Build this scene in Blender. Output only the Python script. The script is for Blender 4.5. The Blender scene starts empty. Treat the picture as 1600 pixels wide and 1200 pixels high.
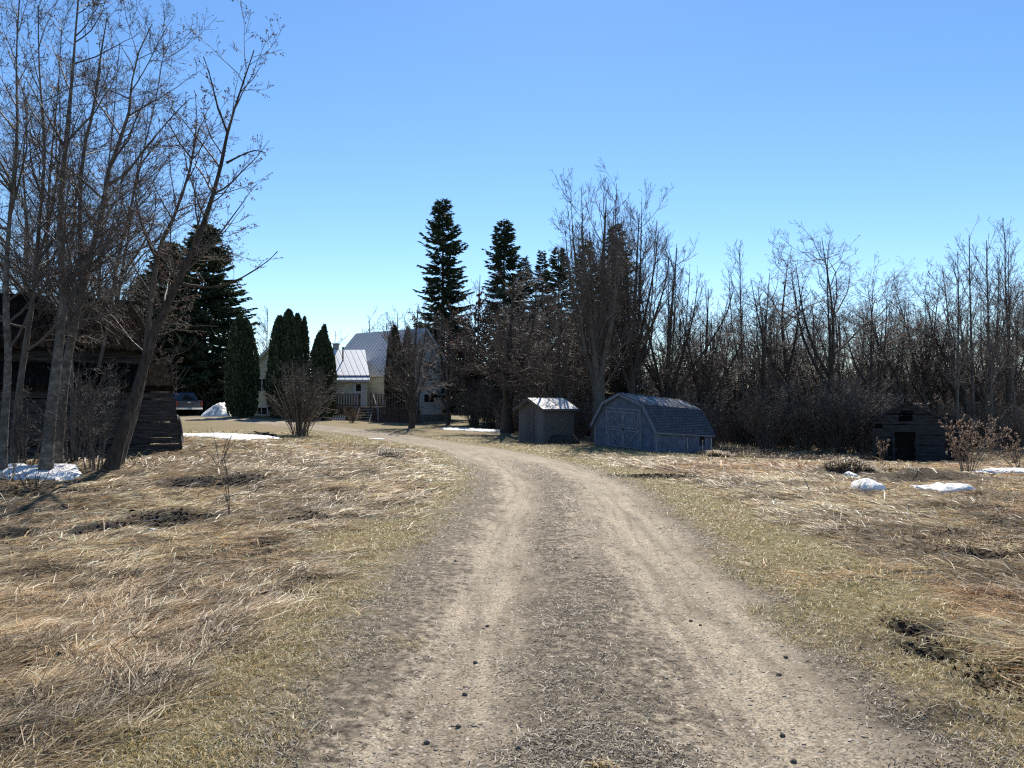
import bpy, math, random
import numpy as np
from mathutils import Vector, Matrix
S = bpy.context.scene
COL = S.collection
R = math.radians
F = 1160.0          # focal length in px of a 1600 px wide picture
HZ = 630.0          # height of the horizon in the same px
CAMH = 1.6
# ---------------------------------------------------------------- camera
cam_d = bpy.data.cameras.new('camera'); cam = bpy.data.objects.new('camera', cam_d); COL.objects.link(cam)
cam_d.sensor_width = 36.0; cam_d.lens = 36.0 * F / 1600.0
cam_d.clip_start = 0.05; cam_d.clip_end = 3000
cam.location = (0, 0, CAMH); cam.rotation_euler = (R(90) + math.atan((HZ - 600) / F), 0, 0)
S.camera = cam
# ---------------------------------------------------------------- light
SUN_EL, SUN_AZ = R(46), R(4)           # azimuth to the right of +Y
w = bpy.data.worlds.new('World'); S.world = w; w.use_nodes = True
nt = w.node_tree; bg = nt.nodes['Background']
sky = nt.nodes.new('ShaderNodeTexSky'); sky.sky_type = 'NISHITA'; sky.sun_disc = False
sky.sun_elevation = SUN_EL; sky.sun_rotation = SUN_AZ
sky.altitude = 600; sky.air_density = 1.0; sky.dust_density = 0.08; sky.ozone_density = 2.0
hs = nt.nodes.new('ShaderNodeHueSaturation'); hs.inputs['Saturation'].default_value = 1.2; hs.inputs['Hue'].default_value = .502; nt.links.new(sky.outputs[0], hs.inputs['Color'])
nt.links.new(hs.outputs[0], bg.inputs[0]); bg.inputs[1].default_value = 0.111
sd = bpy.data.lights.new('sun', 'SUN'); sd.energy = 5.0; sd.angle = R(0.5); sd.color = (1, 0.93, 0.81)
so = bpy.data.objects.new('sun', sd); COL.objects.link(so)
tosun = Vector((math.sin(SUN_AZ) * math.cos(SUN_EL), math.cos(SUN_AZ) * math.cos(SUN_EL), math.sin(SUN_EL)))
so.rotation_euler = tosun.to_track_quat('Z', 'Y').to_euler(); so.location = (5, 30, 40)
S.view_settings.view_transform = 'Standard'; S.view_settings.look = 'None'; S.view_settings.exposure = 0.6
S.view_settings.gamma = 1
S.cycles.use_denoising = False; S.cycles.filter_width = 1.25; S.cycles.max_bounces = 6; S.cycles.transparent_max_bounces = 12

# ---------------------------------------------------------------- noise
def _hash(ix, iy, seed):
    h = (ix.astype(np.int64) * 374761393 + iy.astype(np.int64) * 668265263 + seed * 1442695041) & 0xffffffff
    h = ((h ^ (h >> 13)) * 1274126177) & 0xffffffff
    return ((h ^ (h >> 16)) & 0xffff) / 65535.0
def vnoise(x, y, seed=0):
    x = np.asarray(x, float); y = np.asarray(y, float)
    ix = np.floor(x); iy = np.floor(y); fx = x - ix; fy = y - iy
    fx = fx * fx * (3 - 2 * fx); fy = fy * fy * (3 - 2 * fy)
    a = _hash(ix, iy, seed); b = _hash(ix + 1, iy, seed); c = _hash(ix, iy + 1, seed); d = _hash(ix + 1, iy + 1, seed)
    return (a * (1 - fx) + b * fx) * (1 - fy) + (c * (1 - fx) + d * fx) * fy
def fbm(x, y, seed=0, o=4):
    s = 0; a = 0.5; t = 0
    for k in range(o):
        s = s + a * vnoise(x * 2 ** k, y * 2 ** k, seed + k * 17); t += a; a *= 0.5
    return s / t
def sstep(a, b, x):
    t = np.clip((np.asarray(x, float) - a) / (b - a), 0, 1); return t * t * (3 - 2 * t)

# ---------------------------------------------------------------- terrain
def PX(px, D): return (px - 800) / F * D
def PZ(py, D): return CAMH - (py - HZ) / F * D
ctl = [(0, 0, 0), (-8, 0, 0), (8, 0, 0), (0, -15, 0), (-15, -5, 0), (15, -5, 0), (0, 7, 0), (0, 13, 0), (-5, 10, 0.02), (5, 10, 0.0),
       (-8, 15, .12), (-11, 18, .28), (-15, 19, .3), (-9, 20, .33), (-20, 22, .4), (-5, 22, .05), (9, 14, -.1), (10, 20, -.3), (14, 26, -.65),
       (0, 22, -.1), (-1.6, 30.6, -.28), (-4.5, 35, -.12), (-8.3, 40, .1), (-12.1, 44, .3), (-17, 49, .5), (-22, 53, .58), (-25, 58, .62),
       (-20, 55, .65), (-14, 60, .35), (-9.8, 60, .15), (-5.4, 66, .1), (1, 38.6, -.42), (3, 39.5, -.45), (4.2, 37.6, -.52), (6.76, 35, -.68), (10.4, 38.6, -1.1),
       (5.5, 30, -.5), (17.5, 36, -1.2), (20.5, 36, -1.2), (13, 42, -1.1), (20, 48, -1.2), (30, 48, -1.2), (25, 30, -.9), (40, 60, -1.1), (0, 50, -.2),
       (-40, 60, .6), (0, 80, -.1), (-40, 110, .3), (40, 110, -.6), (0, 140, 0), (-35, 30, .4), (40, 20, -.5), (30, 5, 0), (-30, 0, 0.1),
       (-110, 100, .2), (110, 100, -.5), (110, 0, 0), (-110, 0, 0), (0, -100, 0), (-110, -110, 0), (110, -110, 0), (0, 250, 0), (-200, 250, 0), (200, 250, 0)]
ctl = np.array(ctl, float)
def _tps(r2): return np.where(r2 > 1e-9, 0.5 * r2 * np.log(np.maximum(r2, 1e-9)), 0)
_n = len(ctl)
_K = _tps((ctl[:, None, 0] - ctl[None, :, 0]) ** 2 + (ctl[:, None, 1] - ctl[None, :, 1]) ** 2) + np.eye(_n) * 6.0
_P = np.c_[np.ones(_n), ctl[:, :2]]
_A = np.zeros((_n + 3, _n + 3)); _A[:_n, :_n] = _K; _A[:_n, _n:] = _P; _A[_n:, :_n] = _P.T
_w = np.linalg.solve(_A, np.r_[ctl[:, 2], 0, 0, 0])
def gbase(x, y):
    x = np.asarray(x, float); y = np.asarray(y, float)
    sh = x.shape; x = x.ravel(); y = y.ravel(); out = np.zeros_like(x)
    for s in range(0, len(x), 60000):
        xs = x[s:s + 60000]; ys = y[s:s + 60000]
        out[s:s + 60000] = _tps((xs[:, None] - ctl[None, :, 0]) ** 2 + (ys[:, None] - ctl[None, :, 1]) ** 2) @ _w[:_n] + _w[_n] + _w[_n + 1] * xs + _w[_n + 2] * ys
    far = sstep(150, 260, np.hypot(x, y))
    return (out * (1 - far)).reshape(sh)
# driveway centreline
road = np.array([(0.2, -30), (0.3, -8), (.34, 0), (.38, 3.3), (.48, 5.2), (.6, 8.4), (.78, 11.5), (.85, 14.5), (.62, 18), (.05, 22), (-.7, 26), (-2.0, 30.6), (-4.9, 35), (-8.6, 39.6), (-12.4, 43.6), (-17, 47.8), (-22.3, 51.5), (-30, 55)], float)
def _cr(P, n=12):
    out = []
    for i in range(1, len(P) - 2):
        for k in range(n):
            t = k / n; p0, p1, p2, p3 = P[i - 1:i + 3]
            out.append(.5 * ((2 * p1) + (-p0 + p2) * t + (2 * p0 - 5 * p1 + 4 * p2 - p3) * t * t + (-p0 + 3 * p1 - 3 * p2 + p3) * t ** 3))
    return np.array(out + [P[-2]])
rl = _cr(road)
def lateral(x, y):
    x = np.asarray(x, float); y = np.asarray(y, float); sh = x.shape; x = x.ravel(); y = y.ravel()
    out = np.zeros_like(x); A = rl[:-1]; B = rl[1:]; AB = B - A; L2 = (AB ** 2).sum(1)
    for s in range(0, len(x), 20000):
        xs = x[s:s + 20000, None]; ys = y[s:s + 20000, None]
        t = np.clip(((xs - A[:, 0]) * AB[:, 0] + (ys - A[:, 1]) * AB[:, 1]) / L2, 0, 1)
        dx = xs - (A[:, 0] + t * AB[:, 0]); dy = ys - (A[:, 1] + t * AB[:, 1])
        d = np.hypot(dx, dy); i = d.argmin(1); r = np.arange(len(i))
        sg = np.sign(AB[i, 1] * dx[r, i] - AB[i, 0] * dy[r, i])
        out[s:s + 20000] = d[r, i] * np.where(sg == 0, 1, sg)
    return out.reshape(sh)
# muddy hollows / tussock mounds : x, y, rx, ry, depth(+ hollow / - mound), mud
def at_ground(px, py, it=12):
    D = 12.0
    for _ in range(it):
        z = float(gbase(PX(px, D), D)); D = 0.5 * D + 0.5 * max(2, (CAMH - z) * F / (py - HZ))
    return PX(px, D), D
BL = []
for px, py, rx, ry, dep, mud in [(325, 757, .75, .5, .12, 1), (375, 750, .5, .3, .07, .9), (205, 825, .65, .38, .16, 1), (285, 806, .7, .22, .08, .8), (240, 812, .5, .3, .1, .9), (12, 835, .3, .25, .1, .9), (130, 745, 1.2, .6, .05, .5),
        (487, 812, .28, .2, .06, .8), (523, 786, .3, .2, .05, .8), (415, 856, .2, .14, .05, .7), (440, 925, .22, .1, .04, .6), (1030, 745, .9, .3, -.05, .9), (1420, 975, .2, .17, .09, 1), (1455, 1010, .22, .16, .1, 1),
        (1385, 1000, .35, .25, .02, .5), (1515, 865, .4, .22, .1, 1), (1590, 870, .2, .2, .1, .9), (1460, 895, .35, .1, .03, .4), (1325, 742, .95, .5, -.26, .55), (1450, 752, 1.4, .4, -.2, .5), (1400, 735, .6, .5, -.1, .3), (1240, 738, .9, .4, .05, .4),
        (1300, 890, .3, .15, .03, .3), (600, 708, .5, .4, -.12, .2), (560, 812, .5, .2, .03, .4), (30, 770, 1.5, .35, .06, .6), (60, 800, 1.2, .3, .05, .5), (1190, 780, .4, .2, .03, .3), (1570, 1060, .3, .3, .05, .6), (1480, 1120, .35, .2, .04, .5),
        (40, 1045, .18, .2, .05, .6), (180, 1120, .25, .1, .03, .5), (330, 990, .3, .12, .02, .3)]:
    gx, gy = at_ground(px, py); BL.append((gx, gy, rx, ry, dep, mud))
def lushmask(x, y, lat=None):
    if lat is None: lat = lateral(x, y)
    n = fbm(x * .45, y * .45, 5) * 2.2 + (fbm(x * 2.2, y * 2.2, 9) - .5) * 1.2
    l = sstep(2.55, 3.3, -lat + n - 0.6) * sstep(33, 26, y + n) * sstep(-4, 1, y)
    l = np.maximum(l, sstep(-5, -9, x) * sstep(24, 20, y) )
    r = sstep(2.75, 3.5, lat + n - .9) * sstep(31, 25, y) + sstep(12, 15, lat) * sstep(37, 31, y)
    tall_left = np.where(lat < 0, l, 0)
    return np.clip(np.where(lat < 0, tall_left, r), 0, 1)
def mudmask(x, y):
    m = np.zeros_like(x); wx = (fbm(x * 3, y * 3, 71) - .5) * .35; wy = (fbm(x * 3, y * 3, 72) - .5) * .25
    for bx, by, rx, ry, dep, mud in BL:
        q = ((x + wx - bx) / (rx * (1.1 if by < 8 else 1.4))) ** 2 + ((y + wy - by) / (ry * (1.1 if by < 8 else 1.9))) ** 2
        m = np.maximum(m, mud * sstep(1.3, .35, q))
    return m
def gfull(x, y, lat=None, lush=None):
    x = np.asarray(x, float); y = np.asarray(y, float)
    if lat is None: lat = lateral(x, y)
    if lush is None: lush = lushmask(x, y, lat)
    z = gbase(x, y)
    z = z + lush * ((fbm(x * 1.1, y * 1.1, 31) - .5) * .22 + (fbm(x * 4, y * 4, 33, 3) - .5) * .09 + .03)
    al = np.abs(lat)
    ruts = np.exp(-((lat + .78) / .33) ** 2) + np.exp(-((lat - .85) / .33) ** 2)
    z = z - .035 * ruts * (0.7 + .6 * vnoise(x * .8, y * .8, 3)) + (fbm(x * 5, y * 5, 41, 3) - .5) * .02
    z = z + .02 * np.exp(-((lat - 0) / .35) ** 2)
    for bx, by, rx, ry, dep, mud in BL:
        q = ((x - bx) / rx) ** 2 + ((y - by) / ry) ** 2
        z = z - dep * 1.25 * np.exp(-q * 1.3)
    return z
def G(x, y): return float(gfull(np.array([x]), np.array([y]))[0])

# ---------------------------------------------------------------- mesh helpers
def link(o, parent=None):
    COL.objects.link(o)
    if parent: o.parent = parent
    return o
def mk(name, V, F4=None, F3=None, mat=None, parent=None, smooth=False, attrs=None, loc=None):
    me = bpy.data.meshes.new(name); V = np.asarray(V, np.float32).reshape(-1, 3)
    me.vertices.add(len(V)); me.vertices.foreach_set('co', V.ravel())
    L = []; st = []; tot = 0
    if F4 is not None and len(F4):
        F4 = np.asarray(F4, np.int32).reshape(-1, 4); L.append(F4.ravel()); st.append(np.arange(len(F4)) * 4); tot = len(F4) * 4
    if F3 is not None and len(F3):
        F3 = np.asarray(F3, np.int32).reshape(-1, 3); L.append(F3.ravel()); st.append(tot + np.arange(len(F3)) * 3)
    L = np.concatenate(L).astype(np.int32); st = np.concatenate(st).astype(np.int32)
    me.loops.add(len(L)); me.loops.foreach_set('vertex_index', L)
    me.polygons.add(len(st)); me.polygons.foreach_set('loop_start', st)
    if smooth: me.polygons.foreach_set('use_smooth', np.ones(len(st), bool))
    if attrs:
        for k, a in attrs.items():
            if a.ndim == 1:
                at = me.attributes.new(k, 'FLOAT', 'POINT'); at.data.foreach_set('value', a.astype(np.float32))
            else:
                at = me.attributes.new(k, 'FLOAT_COLOR', 'POINT'); at.data.foreach_set('color', np.c_[a, np.ones(len(a))].astype(np.float32).ravel())
    me.update(calc_edges=True)
    if mat: me.materials.append(mat)
    o = bpy.data.objects.new(name, me)
    if loc: o.location = loc
    return link(o, parent)
def tag(o, label=None, cat=None, group=None, kind=None):
    if label: o['label'] = label
    if cat: o['category'] = cat
    if group: o['group'] = group
    if kind: o['kind'] = kind
    return o
def thing(name, label, cat, loc, rz=0, group=None):
    o = bpy.data.objects.new(name, None); link(o); o.location = loc; o.rotation_euler = (0, 0, rz); o.empty_display_size = .3
    return tag(o, label, cat, group)
class MB:
    def __init__(s): s.v = []; s.f = []
    def hexa(s, p):      # 8 points: bottom 0-3 ccw, top 4-7
        b = len(s.v); s.v += [tuple(q) for q in p]
        s.f += [(b + 3, b + 2, b + 1, b), (b + 4, b + 5, b + 6, b + 7)] + [(b + i, b + (i + 1) % 4, b + 4 + (i + 1) % 4, b + 4 + i) for i in range(4)]
        return s
    def box(s, x0, x1, y0, y1, z0, z1):
        return s.hexa([(x0, y0, z0), (x1, y0, z0), (x1, y1, z0), (x0, y1, z0), (x0, y0, z1), (x1, y0, z1), (x1, y1, z1), (x0, y1, z1)])
    def bar(s, a, b, w, t, up=(0, 0, 1)):   # a rectangular bar from a to b, w across, t along 'up'
        a = Vector(a); b = Vector(b); d = (b - a).normalized(); up = Vector(up)
        x = d.cross(up)
        if x.length < 1e-4: x = d.cross(Vector((1, 0, 0)))
        x.normalize(); u = x.cross(d).normalized(); x = x * w / 2; u = u * t / 2
        return s.hexa([a - x - u, a + x - u, b + x - u, b - x - u, a - x + u, a + x + u, b + x + u, b - x + u])
    def prism(s, poly, ext):
        b = len(s.v); n = len(poly); e = Vector(ext)
        s.v += [tuple(p) for p in poly] + [tuple(Vector(p) + e) for p in poly]
        s.f += [tuple(range(b, b + n))[::-1], tuple(range(b + n, b + 2 * n))] + [(b + i, b + (i + 1) % n, b + n + (i + 1) % n, b + n + i) for i in range(n)]
        return s
    def tube(s, pts, r, k=8, cap=True):
        pts = [Vector(p) for p in pts]; b = len(s.v); n = len(pts)
        if not hasattr(r, '__len__'): r = [r] * n
        for i, p in enumerate(pts):
            d = (pts[min(i + 1, n - 1)] - pts[max(i - 1, 0)]).normalized()
            x = d.cross(Vector((0, 0, 1)) if abs(d.z) < .9 else Vector((1, 0, 0))).normalized(); y = d.cross(x)
            for j in range(k):
                a = 2 * math.pi * j / k; s.v.append(tuple(p + (x * math.cos(a) + y * math.sin(a)) * r[i]))
        for i in range(n - 1):
            for j in range(k): s.f.append((b + i * k + j, b + i * k + (j + 1) % k, b + (i + 1) * k + (j + 1) % k, b + (i + 1) * k + j))
        if cap: s.f += [tuple(range(b, b + k))[::-1], tuple(range(b + (n - 1) * k, b + n * k))]
        return s
    def build(s, name, mat, parent=None, smooth=False, warp=None, bevel=0, loc=None):
        v = [warp(*p) for p in s.v] if warp else s.v
        me = bpy.data.meshes.new(name); me.from_pydata(v, [], s.f); me.update(); me.materials.append(mat)
        if smooth: me.polygons.foreach_set('use_smooth', [True] * len(me.polygons))
        o = bpy.data.objects.new(name, me); link(o, parent)
        if loc: o.location = loc
        if bevel:
            m = o.modifiers.new('bevel', 'BEVEL'); m.width = bevel; m.segments = 2; m.limit_method = 'ANGLE'; m.angle_limit = R(35)
        return o

# ---------------------------------------------------------------- materials
def newmat(name):
    m = bpy.data.materials.new(name); m.use_nodes = True; return m, m.node_tree, m.node_tree.nodes['Principled BSDF']
def N(nt, t, **kw):
    n = nt.nodes.new(t)
    for k, v in kw.items():
        if k in n.inputs: n.inputs[k].default_value = v
        else: setattr(n, k, v)
    return n
def ramp(nt, fac, stops):
    r = nt.nodes.new('ShaderNodeValToRGB'); e = r.color_ramp.elements
    while len(e) < len(stops): e.new(.5)
    for i, (p, c) in enumerate(stops): e[i].position = p; e[i].color = (*c, 1)
    nt.links.new(fac, r.inputs[0]); return r.outputs[0]
def coords(nt, scale=(1, 1, 1), which='Object'):
    tc = nt.nodes.new('ShaderNodeTexCoord'); mp = nt.nodes.new('ShaderNodeMapping'); mp.inputs['Scale'].default_value = scale
    nt.links.new(tc.outputs[which], mp.inputs[0]); return mp.outputs[0]
def noisy(name, stops, scale=(1, 1, 1), nscale=4, detail=6, rough=.85, bump=.3, bdist=.02, metallic=0, spec=.3, ndist=0.0, rough2=.6):
    m, nt, b = newmat(name); co = coords(nt, scale)
    n = N(nt, 'ShaderNodeTexNoise', Scale=nscale, Detail=detail, Roughness=rough2, Distortion=ndist); nt.links.new(co, n.inputs['Vector'])
    nt.links.new(ramp(nt, n.outputs['Fac'], stops), b.inputs['Base Color'])
    b.inputs['Roughness'].default_value = rough; b.inputs['Metallic'].default_value = metallic; b.inputs['Specular IOR Level'].default_value = spec
    if bump:
        bp = N(nt, 'ShaderNodeBump', Strength=bump, Distance=bdist); nt.links.new(n.outputs['Fac'], bp.inputs['Height']); nt.links.new(bp.outputs[0], b.inputs['Normal'])
    return m
M = {}
M['bark_pale'] = noisy('bark_pale', [(.3, (.045, .037, .03)), (.5, (.11, .095, .08)), (.7, (.22, .195, .165))], (1.5, 1.5, 2), 5, 8, bump=.7, bdist=.03)
M['bark_dark'] = noisy('bark_dark', [(.3, (.022, .018, .015)), (.5, (.055, .045, .037)), (.75, (.12, .1, .085))], (3, 3, .7), 6, 8, bump=.9, bdist=.04)
M['bark_mid'] = noisy('bark_mid', [(.3, (.05, .04, .034)), (.5, (.11, .093, .078)), (.75, (.2, .175, .15))], (3, 3, .7), 5, 8, bump=.8, bdist=.04)
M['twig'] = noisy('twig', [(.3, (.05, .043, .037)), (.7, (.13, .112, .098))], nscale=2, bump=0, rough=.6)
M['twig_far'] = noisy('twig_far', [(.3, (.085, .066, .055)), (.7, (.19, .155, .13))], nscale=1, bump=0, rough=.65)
M['twig_red'] = noisy('twig_red', [(.3, (.085, .062, .05)), (.7, (.19, .145, .118))], nscale=1, bump=0, rough=.65)
M['twig_pale'] = noisy('twig_pale', [(.3, (.12, .09, .065)), (.7, (.26, .2, .15))], nscale=2, bump=0, rough=.65)
def leafy(name, c1, c2, trans=.15):
    m, nt, b = newmat(name)
    g = N(nt, 'ShaderNodeNewGeometry'); mx = N(nt, 'ShaderNodeMix', data_type='RGBA'); nt.links.new(g.outputs['Random Per Island'], mx.inputs[0])
    mx.inputs[6].default_value = (*c1, 1); mx.inputs[7].default_value = (*c2, 1)
    nt.links.new(mx.outputs[2], b.inputs['Base Color']); b.inputs['Roughness'].default_value = .6; b.inputs['Specular IOR Level'].default_value = .35
    t = N(nt, 'ShaderNodeBsdfTranslucent'); nt.links.new(mx.outputs[2], t.inputs[0]); ms = N(nt, 'ShaderNodeMixShader'); ms.inputs[0].default_value = trans
    out = nt.nodes['Material Output']; nt.links.new(b.outputs[0], ms.inputs[1]); nt.links.new(t.outputs[0], ms.inputs[2]); nt.links.new(ms.outputs[0], out.inputs[0])
    return m
M['spruce'] = leafy('spruce', (.025, .042, .026), (.1, .13, .065), .16)
M['thuja'] = leafy('thuja', (.018, .03, .014), (.06, .082, .034), .1)
M['thuja_brown'] = leafy('thuja_brown', (.02, .024, .012), (.06, .05, .028), .06)
M['dead_leaf'] = leafy('dead_leaf', (.07, .035, .022), (.17, .08, .05), .25)
M['seed_head'] = leafy('seed_head', (.22, .13, .08), (.42, .27, .17), .3)
M['bud'] = leafy('bud', (.1, .05, .035), (.24, .13, .09), .2)
# grass blades carry their own colour
m, nt, b = newmat('dry_grass'); a = N(nt, 'ShaderNodeAttribute', attribute_name='col')
nt.links.new(a.outputs['Color'], b.inputs['Base Color']); b.inputs['Roughness'].default_value = .5; b.inputs['Specular IOR Level'].default_value = .45
t = N(nt, 'ShaderNodeBsdfTranslucent'); nt.links.new(a.outputs['Color'], t.inputs[0]); ms = N(nt, 'ShaderNodeMixShader'); ms.inputs[0].default_value = .3
nt.links.new(b.outputs[0], ms.inputs[1]); nt.links.new(t.outputs[0], ms.inputs[2]); nt.links.new(ms.outputs[0], nt.nodes['Material Output'].inputs[0]); M['grass'] = m

def mat_earth():
    m, nt, b = newmat('earth'); L = nt.links.new
    tc = N(nt, 'ShaderNodeTexCoord')
    def noise(sc, det=5, rg=.6, off=0, stretch=None):
        v = tc.outputs['Object']
        mp = N(nt, 'ShaderNodeMapping'); mp.inputs['Location'].default_value = (off, off * .7, 0)
        if stretch: mp.inputs['Scale'].default_value = stretch
        L(v, mp.inputs[0]); n = N(nt, 'ShaderNodeTexNoise', Scale=sc, Detail=det, Roughness=rg); L(mp.outputs[0], n.inputs['Vector']); return n.outputs['Fac']
    def attr(n): return N(nt, 'ShaderNodeAttribute', attribute_name=n).outputs['Fac']
    def mth(op, a, b_=None, c=None, clamp=False):
        n = N(nt, 'ShaderNodeMath', operation=op); n.use_clamp = clamp
        for i, q in enumerate((a, b_, c)):
            if q is None: continue
            if isinstance(q, (int, float)): n.inputs[i].default_value = q
            else: L(q, n.inputs[i])
        return n.outputs[0]
    def mr(v, a, b_, lo=0, hi=1):
        n = N(nt, 'ShaderNodeMapRange', interpolation_type='SMOOTHSTEP'); L(v, n.inputs[0])
        n.inputs[1].default_value = a; n.inputs[2].default_value = b_; n.inputs[3].default_value = lo; n.inputs[4].default_value = hi; return n.outputs[0]
    def mix(f, a, b_):
        n = N(nt, 'ShaderNodeMix', data_type='RGBA')
        if isinstance(f, float): n.inputs[0].default_value = f
        else: L(f, n.inputs[0])
        for i, q in ((6, a), (7, b_)):
            if isinstance(q, tuple): n.inputs[i].default_value = (*q, 1)
            else: L(q, n.inputs[i])
        return n.outputs[2]
    lat = attr('lat'); lush = attr('lush'); mud = attr('mud')
    big = noise(.35, 4); mid = noise(1.6, 6, .65); fine = noise(14, 8, .75); vf = noise(60, 5, .7, 3)
    wob = mth('MULTIPLY', mth('SUBTRACT', mid, .5), 1.1); wob2 = mth('MULTIPLY', mth('SUBTRACT', fine, .5), 1.5)
    lw = mth('ADD', mth('ADD', lat, wob), wob2)
    al = mth('ABSOLUTE', lw)
    # gravel
    grav = ramp(nt, vf, [(.34, (.155, .134, .108)), (.5, (.345, .305, .245)), (.66, (.56, .505, .415))])
    gravw = ramp(nt, mid, [(.3, (.74, .7, .66)), (.5, (.95, .92, .88)), (.7, (1.08, 1.02, .95))])
    gm = N(nt, 'ShaderNodeMix', data_type='RGBA', blend_type='MULTIPLY'); gm.inputs[0].default_value = 1; L(grav, gm.inputs[6]); L(gravw, gm.inputs[7]); grav = gm.outputs[2]
    cbx = N(nt, 'ShaderNodeCombineXYZ'); L(mth('MULTIPLY', lat, 7.0), cbx.inputs[0]); L(mth('MULTIPLY', attr('dist'), .55), cbx.inputs[1])
    stn = N(nt, 'ShaderNodeTexNoise', Scale=1.0, Detail=4, Roughness=.55, Distortion=.6); L(cbx.outputs[0], stn.inputs['Vector'])
    gm = N(nt, 'ShaderNodeMix', data_type='RGBA', blend_type='MULTIPLY'); gm.inputs[0].default_value = 1; L(grav, gm.inputs[6]); L(ramp(nt, stn.outputs['Fac'], [(.36, (.7, .67, .63)), (.5, (.95, .93, .9)), (.62, (1.12, 1.08, 1.02))]), gm.inputs[7]); grav = gm.outputs[2]
    gm = N(nt, 'ShaderNodeMix', data_type='RGBA', blend_type='MULTIPLY'); gm.inputs[0].default_value = 1; L(grav, gm.inputs[6]); L(ramp(nt, fine, [(.36, (.68, .66, .63)), (.5, (1, 1, 1)), (.64, (1.15, 1.13, 1.1))]), gm.inputs[7]); grav = gm.outputs[2]
    vor = N(nt, 'ShaderNodeTexVoronoi', Scale=42); L(tc.outputs['Object'], vor.inputs['Vector'])
    peb = ramp(nt, N(nt, 'ShaderNodeSeparateColor').outputs[0], [(0, (0, 0, 0)), (1, (1, 1, 1))])
    sc = N(nt, 'ShaderNodeSeparateColor'); L(vor.outputs['Color'], sc.inputs[0])
    pebm = mth('MULTIPLY', mr(sc.outputs[0], .84, .86), mr(vor.outputs['Distance'], .5, .3))
    pebc = mix(sc.outputs[1], (.2, .18, .15), (.6, .54, .46)); grav = mix(pebm, grav, pebc)
    # trodden dead turf with leaf litter on dark soil
    litter = ramp(nt, fine, [(.36, (.05, .039, .028)), (.5, (.155, .126, .09)), (.62, (.31, .258, .188))])
    turf = ramp(nt, fine, [(.34, (.06, .045, .022)), (.5, (.2, .152, .075)), (.66, (.38, .29, .15))])
    turfg = ramp(nt, fine, [(.34, (.045, .045, .02)), (.5, (.17, .14, .06)), (.66, (.3, .25, .12))])
    turf = mix(mr(big, .42, .62), turf, turfg)
    thatch = ramp(nt, fine, [(.34, (.045, .032, .02)), (.5, (.15, .11, .067)), (.7, (.32, .245, .15))])
    soil = ramp(nt, fine, [(.3, (.005, .004, .004)), (.7, (.024, .019, .015))])
    # masks
    rut = mth('MAXIMUM', mr(mth('ABSOLUTE', mth('SUBTRACT', lw, .9)), .66, .34), mr(mth('ABSOLUTE', mth('ADD', lw, .76)), .5, .2))
    rut3 = mth('MULTIPLY', mr(mth('ABSOLUTE', mth('SUBTRACT', lw, .18)), .24, .1), mr(attr('dist'), 6.5, 9.0))
    rut3 = mth('MULTIPLY', rut3, mr(attr('dist'), 16.0, 12.0)); 
    farr = mth('MULTIPLY', mr(attr('dist'), 15.0, 24.0), mr(al, 1.9, 1.3))
    gravm = mth('MAXIMUM', mth('MAXIMUM', rut, mth('MULTIPLY', rut3, .8)), mth('MULTIPLY', farr, .8))
    verge = mr(al, 1.95, 1.45)
    c = mix(verge, turf, litter)
    c = mix(mth('MULTIPLY', mr(al, 2.3, 1.5), mr(fine, .5, .62)), c, litter)
    c = mix(gravm, c, grav)
    c = mix(lush, c, thatch)
    yard = mth('MULTIPLY', mr(attr('dist'), 30.0, 38.0), mr(mid, .42, .6)); c = mix(mth('MULTIPLY', yard, .6), c, litter)
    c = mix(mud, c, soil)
    L(c, b.inputs['Base Color']); b.inputs['Roughness'].default_value = .92; b.inputs['Specular IOR Level'].default_value = .2
    h = mth('ADD', mth('MULTIPLY', fine, .7), mth('MULTIPLY', vf, .3))
    bp = N(nt, 'ShaderNodeBump', Strength=.8, Distance=.04); L(h, bp.inputs['Height']); L(bp.outputs[0], b.inputs['Normal'])
    return m
M['earth'] = mat_earth()
def mat_snow():
    m, nt, b = newmat('snow'); co = coords(nt)
    n = N(nt, 'ShaderNodeTexNoise', Scale=3.5, Detail=8, Roughness=.65); nt.links.new(co, n.inputs['Vector'])
    nt.links.new(ramp(nt, n.outputs['Fac'], [(.34, (.33, .3, .26)), (.46, (.74, .73, .71)), (.7, (.9, .89, .87))]), b.inputs['Base Color'])
    b.inputs['Roughness'].default_value = .7; bp = N(nt, 'ShaderNodeBump', Strength=.7, Distance=.08); nt.links.new(n.outputs['Fac'], bp.inputs['Height']); nt.links.new(bp.outputs[0], b.inputs['Normal']); return m
M['snow'] = mat_snow()
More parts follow.
